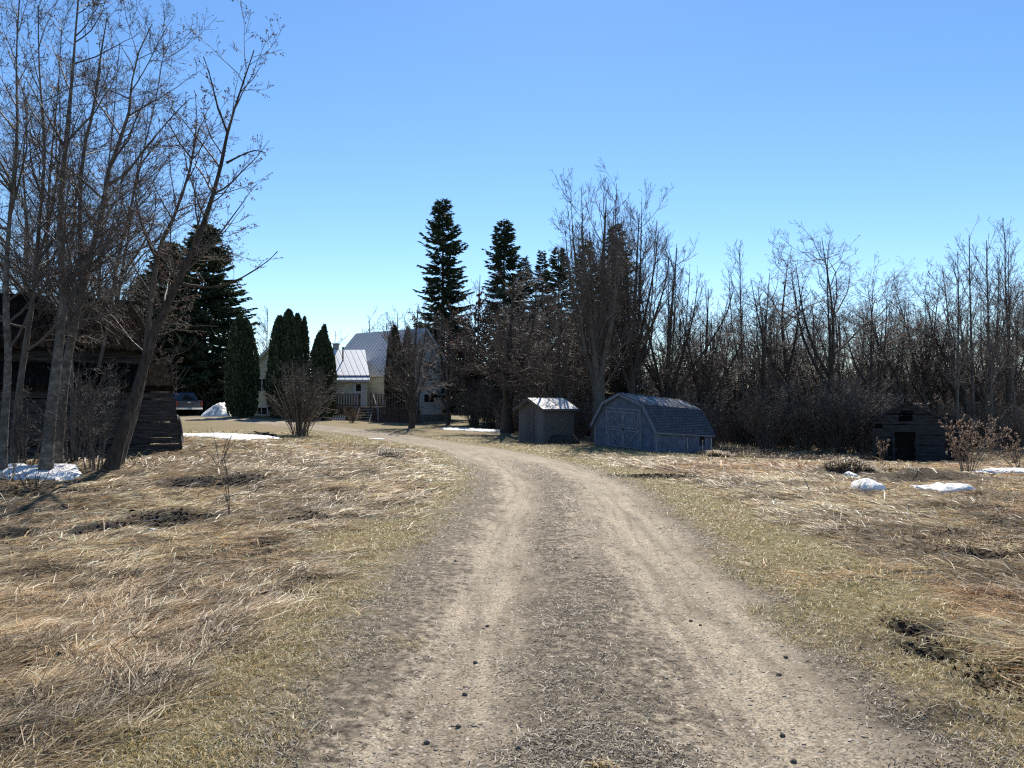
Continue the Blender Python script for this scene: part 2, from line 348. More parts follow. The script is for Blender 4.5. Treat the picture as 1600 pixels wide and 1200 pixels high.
def mat_bands(name, axis, period, c_hi, c_lo, rough=.6, bump=.5, dirt=.25, metallic=0, width=.12, dist=.01, saw=False, skew=0):
    """boards, siding or ribs: a repeating profile along one object axis"""
    m, nt, b = newmat(name); L = nt.links.new; tc = N(nt, 'ShaderNodeTexCoord'); sx = N(nt, 'ShaderNodeSeparateXYZ'); L(tc.outputs['Object'], sx.inputs[0])
    d = N(nt, 'ShaderNodeMath', operation='DIVIDE'); d.inputs[1].default_value = period
    sk = N(nt, 'ShaderNodeMath', operation='MULTIPLY_ADD'); L(sx.outputs[1 - axis if axis < 2 else 0], sk.inputs[0]); sk.inputs[1].default_value = skew; L(sx.outputs[axis], sk.inputs[2]); L(sk.outputs[0], d.inputs[0])
    fr = N(nt, 'ShaderNodeMath', operation='FRACT'); L(d.outputs[0], fr.inputs[0]); fl = N(nt, 'ShaderNodeMath', operation='FLOOR'); L(d.outputs[0], fl.inputs[0])
    mr = N(nt, 'ShaderNodeMapRange'); L(fr.outputs[0], mr.inputs[0]); mr.inputs[1].default_value = 0; mr.inputs[2].default_value = width; mr.inputs[3].default_value = 0; mr.inputs[4].default_value = 1
    wn = N(nt, 'ShaderNodeTexWhiteNoise', noise_dimensions='1D'); L(fl.outputs[0], wn.inputs['W'])
    sc = [(.6, .6, .6)]; mp = N(nt, 'ShaderNodeMapping'); s3 = [1.2, 1.2, 1.2]; s3[axis] = 9; mp.inputs['Scale'].default_value = s3; L(tc.outputs['Object'], mp.inputs[0])
    n = N(nt, 'ShaderNodeTexNoise', Scale=2, Detail=8, Roughness=.7); L(mp.outputs[0], n.inputs['Vector'])
    mx = N(nt, 'ShaderNodeMix', data_type='RGBA'); ad = N(nt, 'ShaderNodeMath', operation='MULTIPLY_ADD'); L(n.outputs['Fac'], ad.inputs[0]); ad.inputs[1].default_value = 1.0
    ml = N(nt, 'ShaderNodeMath', operation='MULTIPLY'); L(wn.outputs['Value'], ml.inputs[0]); ml.inputs[1].default_value = .5; L(ml.outputs[0], ad.inputs[2])
    r2 = N(nt, 'ShaderNodeMapRange'); L(ad.outputs[0], r2.inputs[0]); r2.inputs[1].default_value = .35; r2.inputs[2].default_value = 1.1
    L(r2.outputs[0], mx.inputs[0]); mx.inputs[6].default_value = (*[v * (1 - dirt) + w_ * dirt for v, w_ in zip(c_hi, c_lo)], 1); mx.inputs[7].default_value = (*c_hi, 1)
    m2 = N(nt, 'ShaderNodeMix', data_type='RGBA'); L(mr.outputs[0], m2.inputs[0]); m2.inputs[6].default_value = (*c_lo, 1); L(mx.outputs[2], m2.inputs[7])
    L(m2.outputs[2], b.inputs['Base Color']); b.inputs['Roughness'].default_value = rough; b.inputs['Metallic'].default_value = metallic
    h = N(nt, 'ShaderNodeMath', operation='MULTIPLY_ADD'); L(n.outputs['Fac'], h.inputs[0]); h.inputs[1].default_value = .3; L(fr.outputs[0] if saw else mr.outputs[0], h.inputs[2])
    bp = N(nt, 'ShaderNodeBump', Strength=bump, Distance=dist); L(h.outputs[0], bp.inputs['Height']); L(bp.outputs[0], b.inputs['Normal']); return m
M['siding'] = mat_bands('siding', 2, .2, (.66, .65, .5), (.33, .33, .26), .55, .6, .2, saw=True, dist=.02)
M['siding_grey'] = mat_bands('siding_grey', 2, .2, (.68, .68, .62), (.36, .36, .33), .55, .6, .25, saw=True, dist=.02)
M['metal_roof_x'] = mat_bands('metal_roof_x', 0, .46, (.82, .81, .79), (.12, .12, .12), .4, .35, .1, .0, .22, .03, skew=.45)
M['metal_roof_y'] = mat_bands('metal_roof_y', 1, .42, (.4, .4, .4), (.14, .14, .14), .42, .6, .15, .0, .22, .03)
M['trim_white'] = noisy('trim_white', [(.3, (.5, .5, .47)), (.7, (.7, .7, .67))], nscale=6, bump=.1)
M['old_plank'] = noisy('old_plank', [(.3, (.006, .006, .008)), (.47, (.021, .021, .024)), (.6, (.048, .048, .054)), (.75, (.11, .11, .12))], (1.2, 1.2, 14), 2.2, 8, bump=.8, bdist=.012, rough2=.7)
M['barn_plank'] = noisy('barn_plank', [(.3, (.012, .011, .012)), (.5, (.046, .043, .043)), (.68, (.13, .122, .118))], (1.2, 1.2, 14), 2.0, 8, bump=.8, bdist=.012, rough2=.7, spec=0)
M['barn_roof'] = noisy('barn_roof', [(.3, (.006, .005, .0045)), (.5, (.016, .013, .011)), (.72, (.04, .033, .027))], (4, 1, 1), 3, 9, bump=1, bdist=.05, rough2=.75, spec=0)
M['blue_ply'] = noisy('blue_ply', [(.3, (.035, .045, .07)), (.45, (.08, .1, .145)), (.58, (.11, .135, .19)), (.72, (.18, .2, .25))], (1, 1, .8), 2.4, 9, bump=.35, bdist=.01, rough2=.72)
M['blue_trim'] = noisy('blue_trim', [(.3, (.075, .085, .11)), (.5, (.15, .168, .205)), (.7, (.23, .25, .285))], (2, 2, 2), 5, 8, bump=.3, bdist=.006)
def mat_shingle(name, c1, c2, mort, sc=1.0):
    m, nt, b = newmat(name); L = nt.links.new
    tc = N(nt, 'ShaderNodeTexCoord'); sx = N(nt, 'ShaderNodeSeparateXYZ'); L(tc.outputs['Object'], sx.inputs[0]); cb = N(nt, 'ShaderNodeCombineXYZ'); L(sx.outputs[1], cb.inputs[0]); L(sx.outputs[2], cb.inputs[1])
    br = N(nt, 'ShaderNodeTexBrick', Scale=sc); br.inputs['Color1'].default_value = (*c1, 1); br.inputs['Color2'].default_value = (*c2, 1); br.inputs['Mortar'].default_value = (*mort, 1)
    br.inputs['Brick Width'].default_value = .32; br.inputs['Row Height'].default_value = .13; br.inputs['Mortar Size'].default_value = .012; L(cb.outputs[0], br.inputs['Vector'])
    n = N(nt, 'ShaderNodeTexNoise', Scale=5, Detail=8, Roughness=.7); L(tc.outputs['Object'], n.inputs['Vector'])
    mx = N(nt, 'ShaderNodeMix', data_type='RGBA', blend_type='MULTIPLY'); mx.inputs[0].default_value = .8; L(br.outputs['Color'], mx.inputs[6]); L(ramp(nt, n.outputs['Fac'], [(.3, (.5, .5, .5)), (.7, (1.2, 1.2, 1.2))]), mx.inputs[7])
    L(mx.outputs[2], b.inputs['Base Color']); b.inputs['Roughness'].default_value = .9
    bp = N(nt, 'ShaderNodeBump', Strength=.8, Distance=.015); L(br.outputs['Fac'], bp.inputs['Height']); bp.invert = True; L(bp.outputs[0], b.inputs['Normal']); return m
M['shingle'] = mat_shingle('shingle', (.04, .05, .07), (.075, .09, .12), (.015, .018, .025))
M['worn_strip'] = noisy('worn_strip', [(.3, (.1, .11, .13)), (.5, (.28, .3, .33)), (.7, (.5, .52, .54))], (1, 2, 1), 4, 8, bump=.4, bdist=.01)
M['shed_front'] = mat_bands('shed_front', 0, .2, (.15, .14, .135), (.05, .045, .045), .85, .6, .5)
M['shed_side'] = noisy('shed_side', [(.3, (.035, .03, .028)), (.5, (.1, .085, .075)), (.7, (.2, .17, .15))], (1, 1, 1), 9, 9, bump=.5, bdist=.01, rough2=.75)
M['shed_door'] = mat_bands('shed_door', 0, .15, (.1, .09, .09), (.03, .03, .03), .85, .6, .4)
M['shed_roof'] = mat_bands('shed_roof', 1, .25, (.7, .69, .67), (.33, .3, .27), .45, .7, .5, .2, .12)
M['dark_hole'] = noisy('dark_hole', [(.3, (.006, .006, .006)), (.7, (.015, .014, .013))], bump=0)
M['deck'] = noisy('deck', [(.3, (.045, .026, .02)), (.5, (.1, .06, .045)), (.7, (.17, .11, .085))], (3, 3, 1), 4, 7, bump=.3)
M['grey_wood'] = noisy('grey_wood', [(.3, (.12, .11, .1)), (.5, (.27, .25, .23)), (.7, (.45, .42, .38))], (4, 4, 1), 5, 7, bump=.4)
M['concrete'] = noisy('concrete', [(.3, (.14, .14, .135)), (.7, (.3, .3, .28))], nscale=7, bump=.3)
M['soil'] = noisy('soil', [(.3, (.012, .01, .008)), (.5, (.04, .032, .025)), (.7, (.09, .07, .05))], nscale=12, detail=9, bump=.9, bdist=.03)
M['stone'] = noisy('stone', [(.3, (.03, .027, .025)), (.7, (.14, .125, .11))], nscale=20, bump=.4)
m, nt, b = newmat('window_glass'); b.inputs['Base Color'].default_value = (.012, .015, .018, 1); b.inputs['Roughness'].default_value = .06; b.inputs['Specular IOR Level'].default_value = .8
n = N(nt, 'ShaderNodeTexNoise', Scale=1.5); bp = N(nt, 'ShaderNodeBump', Strength=.04); nt.links.new(n.outputs[0], bp.inputs['Height']); nt.links.new(bp.outputs[0], b.inputs['Normal']); M['glass'] = m
M['truck_paint'] = noisy('truck_paint', [(.3, (.012, .02, .045)), (.7, (.02, .032, .065))], nscale=3, bump=0, rough=.28, spec=.6)
M['rubber'] = noisy('rubber', [(.3, (.012, .012, .012)), (.7, (.03, .03, .03))], nscale=12, bump=.2, rough=.8)
M['chrome'] = noisy('chrome', [(.3, (.4, .4, .41)), (.7, (.6, .6, .6))], nscale=8, bump=.05, rough=.25, metallic=.9)
M['plate'] = noisy('plate', [(.3, (.5, .52, .5)), (.7, (.65, .66, .64))], nscale=8, bump=0, rough=.4)
M['lamp_red'] = noisy('lamp_red', [(.3, (.25, .015, .012)), (.7, (.35, .02, .015))], nscale=8, bump=0, rough=.2)
M['rust'] = noisy('rust', [(.3, (.03, .018, .012)), (.7, (.11, .06, .04))], nscale=9, bump=.4)

# ---------------------------------------------------------------- ground and driveway (one polar sheet, split along the verge)
def build_ground():
    th = np.r_[np.linspace(-math.pi, R(-52), 34)[:-1], np.linspace(R(-52), R(52), 430), np.linspace(R(52), math.pi, 34)[1:]][:-1]
    rr = np.r_[0.35, .8, 1.2 * np.exp(np.arange(0, 560) * .01215)]
    rr = rr[rr < 1100]; rr = np.r_[rr, 1500, 2200]
    Rr, Th = np.meshgrid(rr, th, indexing='ij'); X = Rr * np.sin(Th); Y = Rr * np.cos(Th)
    x = X.ravel(); y = Y.ravel(); lat = lateral(x, y); lush = lushmask(x, y, lat); z = gfull(x, y, lat, lush); mud = mudmask(x, y)
    # litter-dark floor of the woods
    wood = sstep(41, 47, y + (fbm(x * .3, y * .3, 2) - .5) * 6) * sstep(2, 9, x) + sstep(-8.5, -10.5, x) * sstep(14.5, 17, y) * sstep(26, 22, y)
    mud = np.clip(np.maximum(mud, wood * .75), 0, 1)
    nr, ntn = X.shape; c = len(x); V = np.c_[x, y, z]; V = np.r_[V, [[0, 0, G(0, 0)]]]
    ext = lambda a, v: np.r_[a, v]
    lat = ext(lat, lateral(np.array([0.]), np.array([0.]))[0]); lush = ext(lush, 0); mud = ext(mud, 0); dist = np.hypot(V[:, 0], V[:, 1])
    i, j = np.meshgrid(np.arange(nr - 1), np.arange(ntn), indexing='ij'); j2 = (j + 1) % ntn
    Q = np.stack([i * ntn + j, i * ntn + j2, (i + 1) * ntn + j2, (i + 1) * ntn + j], -1).reshape(-1, 4)[:, ::-1]
    jj = np.arange(ntn); T = np.stack([jj, (jj + 1) % ntn, np.full(ntn, c)], -1)
    fl = np.abs(lat[Q].mean(1) + (fbm(V[Q[:, 0], 0] * 2, V[Q[:, 0], 1] * 2, 55) - .5) * .8) < 1.7
    isr = fl & (V[Q[:, 0], 1] < 56)
    for name, q, t in (('ground', Q[~isr], None), ('driveway', Q[isr], T)):
        used = np.unique(np.r_[q.ravel(), t.ravel()] if t is not None else q.ravel()); mp = np.full(len(V), -1); mp[used] = np.arange(len(used))
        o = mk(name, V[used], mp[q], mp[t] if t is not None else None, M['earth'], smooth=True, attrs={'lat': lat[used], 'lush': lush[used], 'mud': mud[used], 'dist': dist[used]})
        tag(o, kind='structure')
build_ground()

# ---------------------------------------------------------------- grass blades
def blades(name, x, y, length, lift, ang, width, col, up=.0, jit=None):
    n = len(x); z = gfull(x, y)
    rg = np.random.default_rng(5); ca = np.cos(ang); sa = np.sin(ang)
    d = np.c_[ca, sa, np.zeros(n)]; pr = np.c_[-sa, ca, np.zeros(n)]
    tw = rg.normal(0, .5, n); pr = pr * np.cos(tw)[:, None]; pr[:, 2] = np.sin(tw)
    p0 = np.c_[x, y, z - .005]
    bend = rg.normal(0, .18, n)[:, None] * np.c_[-sa, ca, np.zeros(n)]
    p1 = p0 + (d * (.5 * length * np.sqrt(1 - np.clip(lift, 0, .95) ** 2))[:, None]) + bend * length[:, None] * .5; p1[:, 2] += lift * length * .6 + .004
    p2 = p1 + (d * (.5 * length)[:, None]) - bend * length[:, None] * .3; p2[:, 2] += lift * length * rg.uniform(-.55, .35, n)
    gz2 = gfull(p2[:, 0], p2[:, 1]); p2[:, 2] = np.maximum(p2[:, 2], gz2 + .004)
    gz1 = gfull(p1[:, 0], p1[:, 1]); p1[:, 2] = np.maximum(p1[:, 2], gz1 + .006)
    w = (width / 2)[:, None] * pr
    V = np.stack([p0 - w, p0 + w, p1 - w * .9, p1 + w * .9, p2], 1)
    b = (np.arange(n) * 5)[:, None]
    Q = b + np.array([[0, 1, 3, 2]]); T = b + np.array([[2, 3, 4]])
    o = mk(name, V.reshape(-1, 3), Q, T, M['grass'], attrs={'col': np.repeat(col, 5, axis=0)})
    return o
def scatter(rg, n, r0, r1, a0, a1, pw=1.35):
    u = rg.random(n); e = 1 - pw
    r = (r0 ** e + u * (r1 ** e - r0 ** e)) ** (1 / e); th = rg.uniform(R(a0), R(a1), n)
    return r * np.sin(th), r * np.cos(th), r
def pick(rg, n, cols, wts):
    cols = np.array(cols); wts = np.array(wts, float); c = cols[rg.choice(len(cols), n, p=wts / wts.sum())]
    return c * rg.uniform(.75, 1.2, (n, 1))
def build_grass():
    rg = np.random.default_rng(11)
    # combed-down long dead grass
    x, y, r = scatter(rg, 690000, 2.3, 42, -47, 47)
    lat = lateral(x, y); lush = lushmask(x, y, lat); mud = mudmask(x, y)
    clump = fbm(x * 1.7, y * 1.7, 61); dens = .35 + .65 * sstep(.36, .55, clump)
    k = (lush * dens * (1 - .93 * mud) > rg.random(len(x))) & (y > 1.5)
    x, y, r, lat = x[k], y[k], r[k], lat[k]; n = len(x)
    flow = np.where(lat < 0, R(28), R(160)) + (fbm(x * .35, y * .35, 81) - .5) * R(220) + (fbm(x * 2.2, y * 2.2, 83) - .5) * R(150) + rg.normal(0, R(34), n)
    m2 = mudmask(x + np.cos(flow) * .2, y + np.sin(flow) * .2); kk = (m2 * .92 < rg.random(n)); x, y, r, lat, flow = x[kk], y[kk], r[kk], lat[kk], flow[kk]; n = len(x)
    leng = rg.uniform(.07, .36, n) * (1 + .25 * (r > 12)); lift = np.abs(rg.normal(0, .13, n)) + .5 * (rg.random(n) < .035)
    lift += .13 * sstep(.55, .75, fbm(x * 1.1 + 7, y * 1.1, 91)) * rg.random(n)
    wid = np.maximum(.0042, r * .0007) * rg.lognormal(0, .28, n)
    pale = pick(rg, n, [(.58, .49, .34), (.5, .4, .25), (.36, .26, .155), (.19, .13, .08), (.7, .62, .47)], [3, 4, 3, 1.6, 1.2])
    red = pick(rg, n, [(.53, .345, .2), (.58, .425, .265), (.4, .24, .13), (.64, .54, .385)], [4, 3, 3, 1.6])
    patch = np.clip(sstep(.42, .6, fbm(x * .4 + 3, y * .4, 97)) * np.where(lat > 0, 1, .25), 0, 1)
    col = np.where((rg.random(n) < patch)[:, None], red, pale)
    br = (.6 + .65 * sstep(.3, .7, fbm(x * .9, y * .9, 99))) * rg.uniform(.5, 1.3, n) * (.6 + .7 * sstep(.35, .6, fbm(x * 5, y * 5, 98))); col = np.clip(col * br[:, None] * [1.17, 1.1, .98], 0, .76)
    tag(blades('long_grass', x, y, leng, lift, flow, wid, col), kind='stuff', label='long dead straw coloured grass pressed flat by the snow', cat='grass')
    # short turf on the verges
    x, y, r = scatter(rg, 580000, 2.2, 40, -47, 47)
    lat = lateral(x, y); lush = lushmask(x, y, lat); mud = mudmask(x, y); al = np.abs(lat) + (fbm(x * 1.6, y * 1.6, 21) - .5) * 1.4
    k = ((1 - lush) * sstep(1.4, 2.0, al) * (1 - .8 * mud) * (.35 + .65 * sstep(.38, .55, fbm(x * 3, y * 3, 22))) > rg.random(len(x))) & (y > 1.5) & (r < 38)
    x, y, r = x[k], y[k], r[k]; n = len(x)
    col = pick(rg, n, [(.38, .3, .12), (.46, .35, .17), (.25, .22, .07), (.5, .33, .12), (.56, .49, .35), (.15, .13, .05)], [4, 4, 4, 1.5, 2, 1])
    gr = sstep(.45, .62, fbm(x * .5 + 11, y * .5, 23)); col = col * (1 - gr[:, None] * np.array([[.1, .08, .22]]))
    tag(blades('short_grass', x, y, rg.uniform(.03, .085, n) * (1 + r * .02), rg.uniform(.1, .8, n), rg.uniform(0, 6.28, n), np.maximum(.003, r * .0006) * rg.uniform(.7, 1.3, n), col), kind='stuff', label='short dead lawn grass with an olive tint beside the driveway', cat='grass')
    # litter of dead blades on the crown and edges of the driveway
    x, y, r = scatter(rg, 330000, 2.2, 22, -35, 40)
    lat = lateral(x, y); al = np.abs(lat) + (fbm(x * 2.2, y * 2.2, 24) - .5) * .8
    dn = np.maximum(sstep(.52, .2, al - .05), sstep(1.15, 1.6, al) * sstep(2.4, 1.7, al)) * (.3 + .7 * sstep(.42, .55, fbm(x * 2.5, y * 3.5, 25)))
    dn = np.maximum(dn, .045)
    k = (dn > rg.random(len(x))); x, y, r = x[k], y[k], r[k]; n = len(x)
    col = pick(rg, n, [(.38, .31, .22), (.52, .44, .32), (.2, .16, .115), (.08, .065, .052), (.55, .48, .38)], [4, 1.6, 4, 2.5, .5])
    tag(blades('leaf_litter', x, y, rg.lognormal(-3.3, .5, n).clip(.012, .11), rg.uniform(0, .3, n), rg.uniform(0, 6.28, n), np.maximum(.004, r * .0006) * rg.uniform(.7, 1.5, n), col * .8), kind='stuff', label='grey litter of dead blades along the middle and edges of the driveway', cat='litter')
    # far verge wisps: unmown strip before the woods
    x = rg.uniform(9, 34, 26000); y = rg.uniform(36, 47, 26000); k = fbm(x * .8, y * .8, 29) > .42; x, y = x[k], y[k]; n = len(x); r = np.hypot(x, y)
    col = pick(rg, n, [(.4, .32, .21), (.3, .22, .14), (.2, .14, .09)], [3, 3, 2])
    tag(blades('tall_dry_grass', x, y, rg.uniform(.2, .55, n), rg.uniform(.3, .9, n), rg.uniform(0, 6.28, n), r * .0007 * rg.uniform(.7, 1.3, n), col), kind='stuff', label='tall dry grass standing in front of the bare woods', cat='grass')
build_grass()
def build_stones():
    rg = np.random.default_rng(4); x, y, r = scatter(rg, 34000, 2.3, 24, -35, 40); lat = np.abs(lateral(x, y))
    k = (sstep(2.6, .8, lat) * .8 > rg.random(len(x))); x, y, r = x[k], y[k], r[k]; n = len(x)
    s = np.clip(rg.lognormal(-5.6, .5, n), .002, .014) * (1 + r * .03); z = gfull(x, y)
    base = np.array([(1, 0, 0), (0, 1, 0), (-1, 0, 0), (0, -1, 0), (0, 0, .7), (0, 0, -.6)]); V = base[None] * s[:, None, None] * rg.uniform(.6, 1.3, (n, 6, 1))
    a = rg.uniform(0, 6.28, n); c, sn = np.cos(a)[:, None], np.sin(a)[:, None]; V = np.stack([V[..., 0] * c - V[..., 1] * sn, V[..., 0] * sn + V[..., 1] * c, V[..., 2] * .4], -1)
    V += np.c_[x, y, z + s * .1][:, None]; f = np.array([(0, 1, 4), (1, 2, 4), (2, 3, 4), (3, 0, 4), (1, 0, 5), (2, 1, 5), (3, 2, 5), (0, 3, 5)])
    T = (np.arange(n) * 6)[:, None, None] + f[None]
    col = pick(rg, n, [(.4, .35, .28), (.28, .24, .2), (.06, .05, .045), (.55, .5, .43), (.36, .27, .2)], [4, 4, .35, 1.5, 1])
    tag(mk('gravel', V.reshape(-1, 3), None, T.reshape(-1, 3), M['grass'], attrs={'col': np.repeat(col, 6, axis=0)}), kind='stuff', label='loose gravel and pebbles on the driveway', cat='gravel')
    # dark clods one can point at
    spots = [(668, 1144), (717, 1124), (743, 1025), (727, 1073), (762, 970), (1224, 1023), (1213, 1047), (1235, 1172), (1218, 1134), (810, 1165), (712, 875), (1077, 960), (1092, 967)]
    for i, (px, py) in enumerate(spots):
        gx, gy = at_ground(px, py); q = .013 if i < 12 else .01; mb = MB(); rr = random.Random(i); n1 = 7
        pts = []
        for ring, (h, rad) in enumerate([(-.3, .7), (.1, 1.0), (.6, .75), (.85, .3)]):
            for j in range(n1): a_ = j * 6.283 / n1; k_ = rad * rr.uniform(.75, 1.2); pts.append((math.cos(a_) * k_ * q * 1.3, math.sin(a_) * k_ * q, h * q * rr.uniform(.8, 1.1)))
        mb.v = pts; mb.f = [(k * n1 + j, k * n1 + (j + 1) % n1, (k + 1) * n1 + (j + 1) % n1, (k + 1) * n1 + j) for k in range(3) for j in range(n1)] + [tuple(range(3 * n1, 4 * n1))]
        o = mb.build('stone', M['stone'], None, loc=(gx, gy, G(gx, gy) + .004))
        tag(o, 'small dark stone lying loose on the gravel driveway', 'stone', 'dark stones on the driveway')
build_stones()

# ---------------------------------------------------------------- branching
def tubes(P, Rd, k):
    N_, n, _ = P.shape; T = np.empty_like(P); T[:, 1:-1] = P[:, 2:] - P[:, :-2]; T[:, 0] = P[:, 1] - P[:, 0]; T[:, -1] = P[:, -1] - P[:, -2]
    T /= np.linalg.norm(T, axis=2, keepdims=True) + 1e-9
    m = T.mean(1); ref = np.where(np.abs(m[:, 2:3]) > .8, np.array([[1., .2, 0]]), np.array([[0, 0, 1.]]))[:, None]
    X = np.cross(T, ref); X /= np.linalg.norm(X, axis=2, keepdims=True) + 1e-9; Yv = np.cross(T, X)
    a = np.arange(k) * 2 * np.pi / k
    V = P[:, :, None] + Rd[:, :, None, None] * (X[:, :, None] * np.cos(a)[None, None, :, None] + Yv[:, :, None] * np.sin(a)[None, None, :, None])
    i, j = np.meshgrid(np.arange(n - 1), np.arange(k), indexing='ij'); j2 = (j + 1) % k
    q = np.stack([i * k + j, i * k + j2, (i + 1) * k + j2, (i + 1) * k + j], -1).reshape(-1, 4)
    Q = (np.arange(N_) * n * k)[:, None, None] + q[None]
    return V.reshape(-1, 3), Q.reshape(-1, 4)
class Geo:
    def __init__(s): s.V = []; s.Q = []; s.T = []; s.n = 0
    def add(s, V, Q=None, T=None):
        if Q is not None: s.Q.append(np.asarray(Q).reshape(-1, 4) + s.n)
        if T is not None: s.T.append(np.asarray(T).reshape(-1, 3) + s.n)
        s.V.append(V); s.n += len(V)
    def build(s, name, mat, parent=None, smooth=True, loc=None):
        return mk(name, np.concatenate(s.V), np.concatenate(s.Q) if s.Q else None, np.concatenate(s.T) if s.T else None, mat, parent, smooth, loc=loc)
def nrm(v): return v / (np.linalg.norm(v, axis=-1, keepdims=True) + 1e-9)
def resample(pts, n):
    pts = np.asarray(pts, float)
    if len(pts) > 2:
        ext = np.vstack([2 * pts[0] - pts[1], pts, 2 * pts[-1] - pts[-2]])
        pts = _cr(ext, 6)
    d = np.r_[0, np.cumsum(np.linalg.norm(np.diff(pts, axis=0), axis=1))]; t = np.linspace(0, d[-1], n)
    return np.stack([np.interp(t, d, pts[:, k]) for k in range(3)], 1)
def children(rg, P, Rd, cnt, t0, t1, ang, angsd, lenf, up, wander, npts, rk, rmin, taper=1.0, tpow=1.0, shrink=.6, outward=None, side=None):
    N_, n, _ = P.shape; L = np.linalg.norm(np.diff(P, axis=1), axis=2).sum(1)
    c = cnt(L) if callable(cnt) else np.full(N_, cnt); c = np.maximum(0, c + rg.random(N_) * .999).astype(int); idx = np.repeat(np.arange(N_), c); m = len(idx)
    t = t0 + (t1 - t0) * rg.random(m) ** tpow; f = t * (n - 1); i0 = np.minimum(f.astype(int), n - 2); fr = (f - i0)[:, None]
    p = P[idx, i0] * (1 - fr) + P[idx, i0 + 1] * fr; T = nrm(P[idx, i0 + 1] - P[idx, i0]); pr = Rd[idx, i0] * (1 - fr[:, 0]) + Rd[idx, i0 + 1] * fr[:, 0]
    q = rg.normal(size=(m, 3)); 
    if side is not None: q = q * np.array([[1, 1, side]])
    q = q - (q * T).sum(1, keepdims=True) * T; q = nrm(q)
    a = rg.normal(ang, angsd, m)[:, None]; d = nrm(T * np.cos(a) + q * np.sin(a))
    if outward is not None: d = nrm(d + outward(p))
    ln = L[idx] * lenf * (1 - shrink * t) * rg.uniform(.55, 1.25, m)
    step = (ln / (npts - 1))[:, None]; pts = [p]; 
    for s_ in range(npts - 1):
        pts.append(pts[-1] + d * step); d = nrm(d + rg.normal(0, wander, (m, 3)) + np.array([[0, 0, up]]))
    PP = np.stack(pts, 1); r0 = np.clip(np.minimum(pr * .72, ln * rk), rmin, None)
    u = np.linspace(0, 1, npts)[None]; RR = np.maximum(rmin * .75, r0[:, None] * (1 - u * taper * .85)); return PP, RR
def bare_tree(rg, trunks, lv, trunk_sides=10, buds=0, budsize=.012):
    """trunks: [(points, r0, r1)] ; lv: list of dicts for children(). returns trunk Geo, crown Geo"""
    tr = Geo(); cr = Geo(); P0 = []; R0 = []
    for pts, r0, r1 in trunks:
        p = resample(pts, 16); u = np.linspace(0, 1, 16); r = r0 + (r1 - r0) * u ** .8; r[0] *= 1.3; P0.append(p); R0.append(r)
        bump = 1 + .06 * rg.normal(size=16); r = r * bump
    P = np.stack(P0); Rr = np.stack(R0); V, Q = tubes(P, Rr, trunk_sides); V = V + rg.normal(0, .004, V.shape); tr.add(V, Q)
    for li, l in enumerate(lv):
        l = dict(l); sides = l.pop('sides', 3); P, Rr = children(rg, P, Rr, **l); V, Q = tubes(P, Rr, sides); cr.add(V, Q)
    if buds:
        m = len(P); k = rg.integers(0, m, buds); s = rg.random(buds); i = np.minimum((s * (P.shape[1] - 1)).astype(int), P.shape[1] - 2); f = (s * (P.shape[1] - 1) - i)[:, None]
        c = P[k, i] * (1 - f) + P[k, i + 1] * f + rg.normal(0, budsize * .6, (buds, 3))
        sz = budsize * rg.uniform(.6, 1.5, (buds, 1, 1)); B = np.array([(1, 0, -.6), (-.5, .87, -.6), (-.5, -.87, -.6), (0, 0, 1.4)])[None] * sz; V = (B + c[:, None]).reshape(-1, 3)
        T = (np.arange(buds) * 4)[:, None, None] + np.array([(0, 1, 3), (1, 2, 3), (2, 0, 3), (0, 2, 1)])[None]; bd = Geo(); bd.add(V, T=T); return tr, cr, bd
    return tr, cr, None
def place_tree(name, label, loc, tr, cr, bd=None, mt='bark_mid', mc='twig_far', mb_='bud', group=None, cat='tree'):
    o = thing(name, label, cat, loc, 0, group); tr.build('trunk', M[mt], o); cr.build('crown', M[mc], o)
    if bd: bd.build('buds', M[mb_], o, smooth=False)
    return o
def copy_thing(o, loc, rz=0, sc=1, label=None, group=None, szz=None):
    c = o.copy(); COL.objects.link(c); c.location = loc; c.rotation_euler = (0, 0, rz); c.scale = (sc, sc, szz or sc)
    if label: c['label'] = label
    if group: c['group'] = group
    for ch in o.children:
        d = ch.copy(); COL.objects.link(d); d.parent = c
        for g in ch.children:
            e = g.copy(); COL.objects.link(e); e.parent = d
    return c

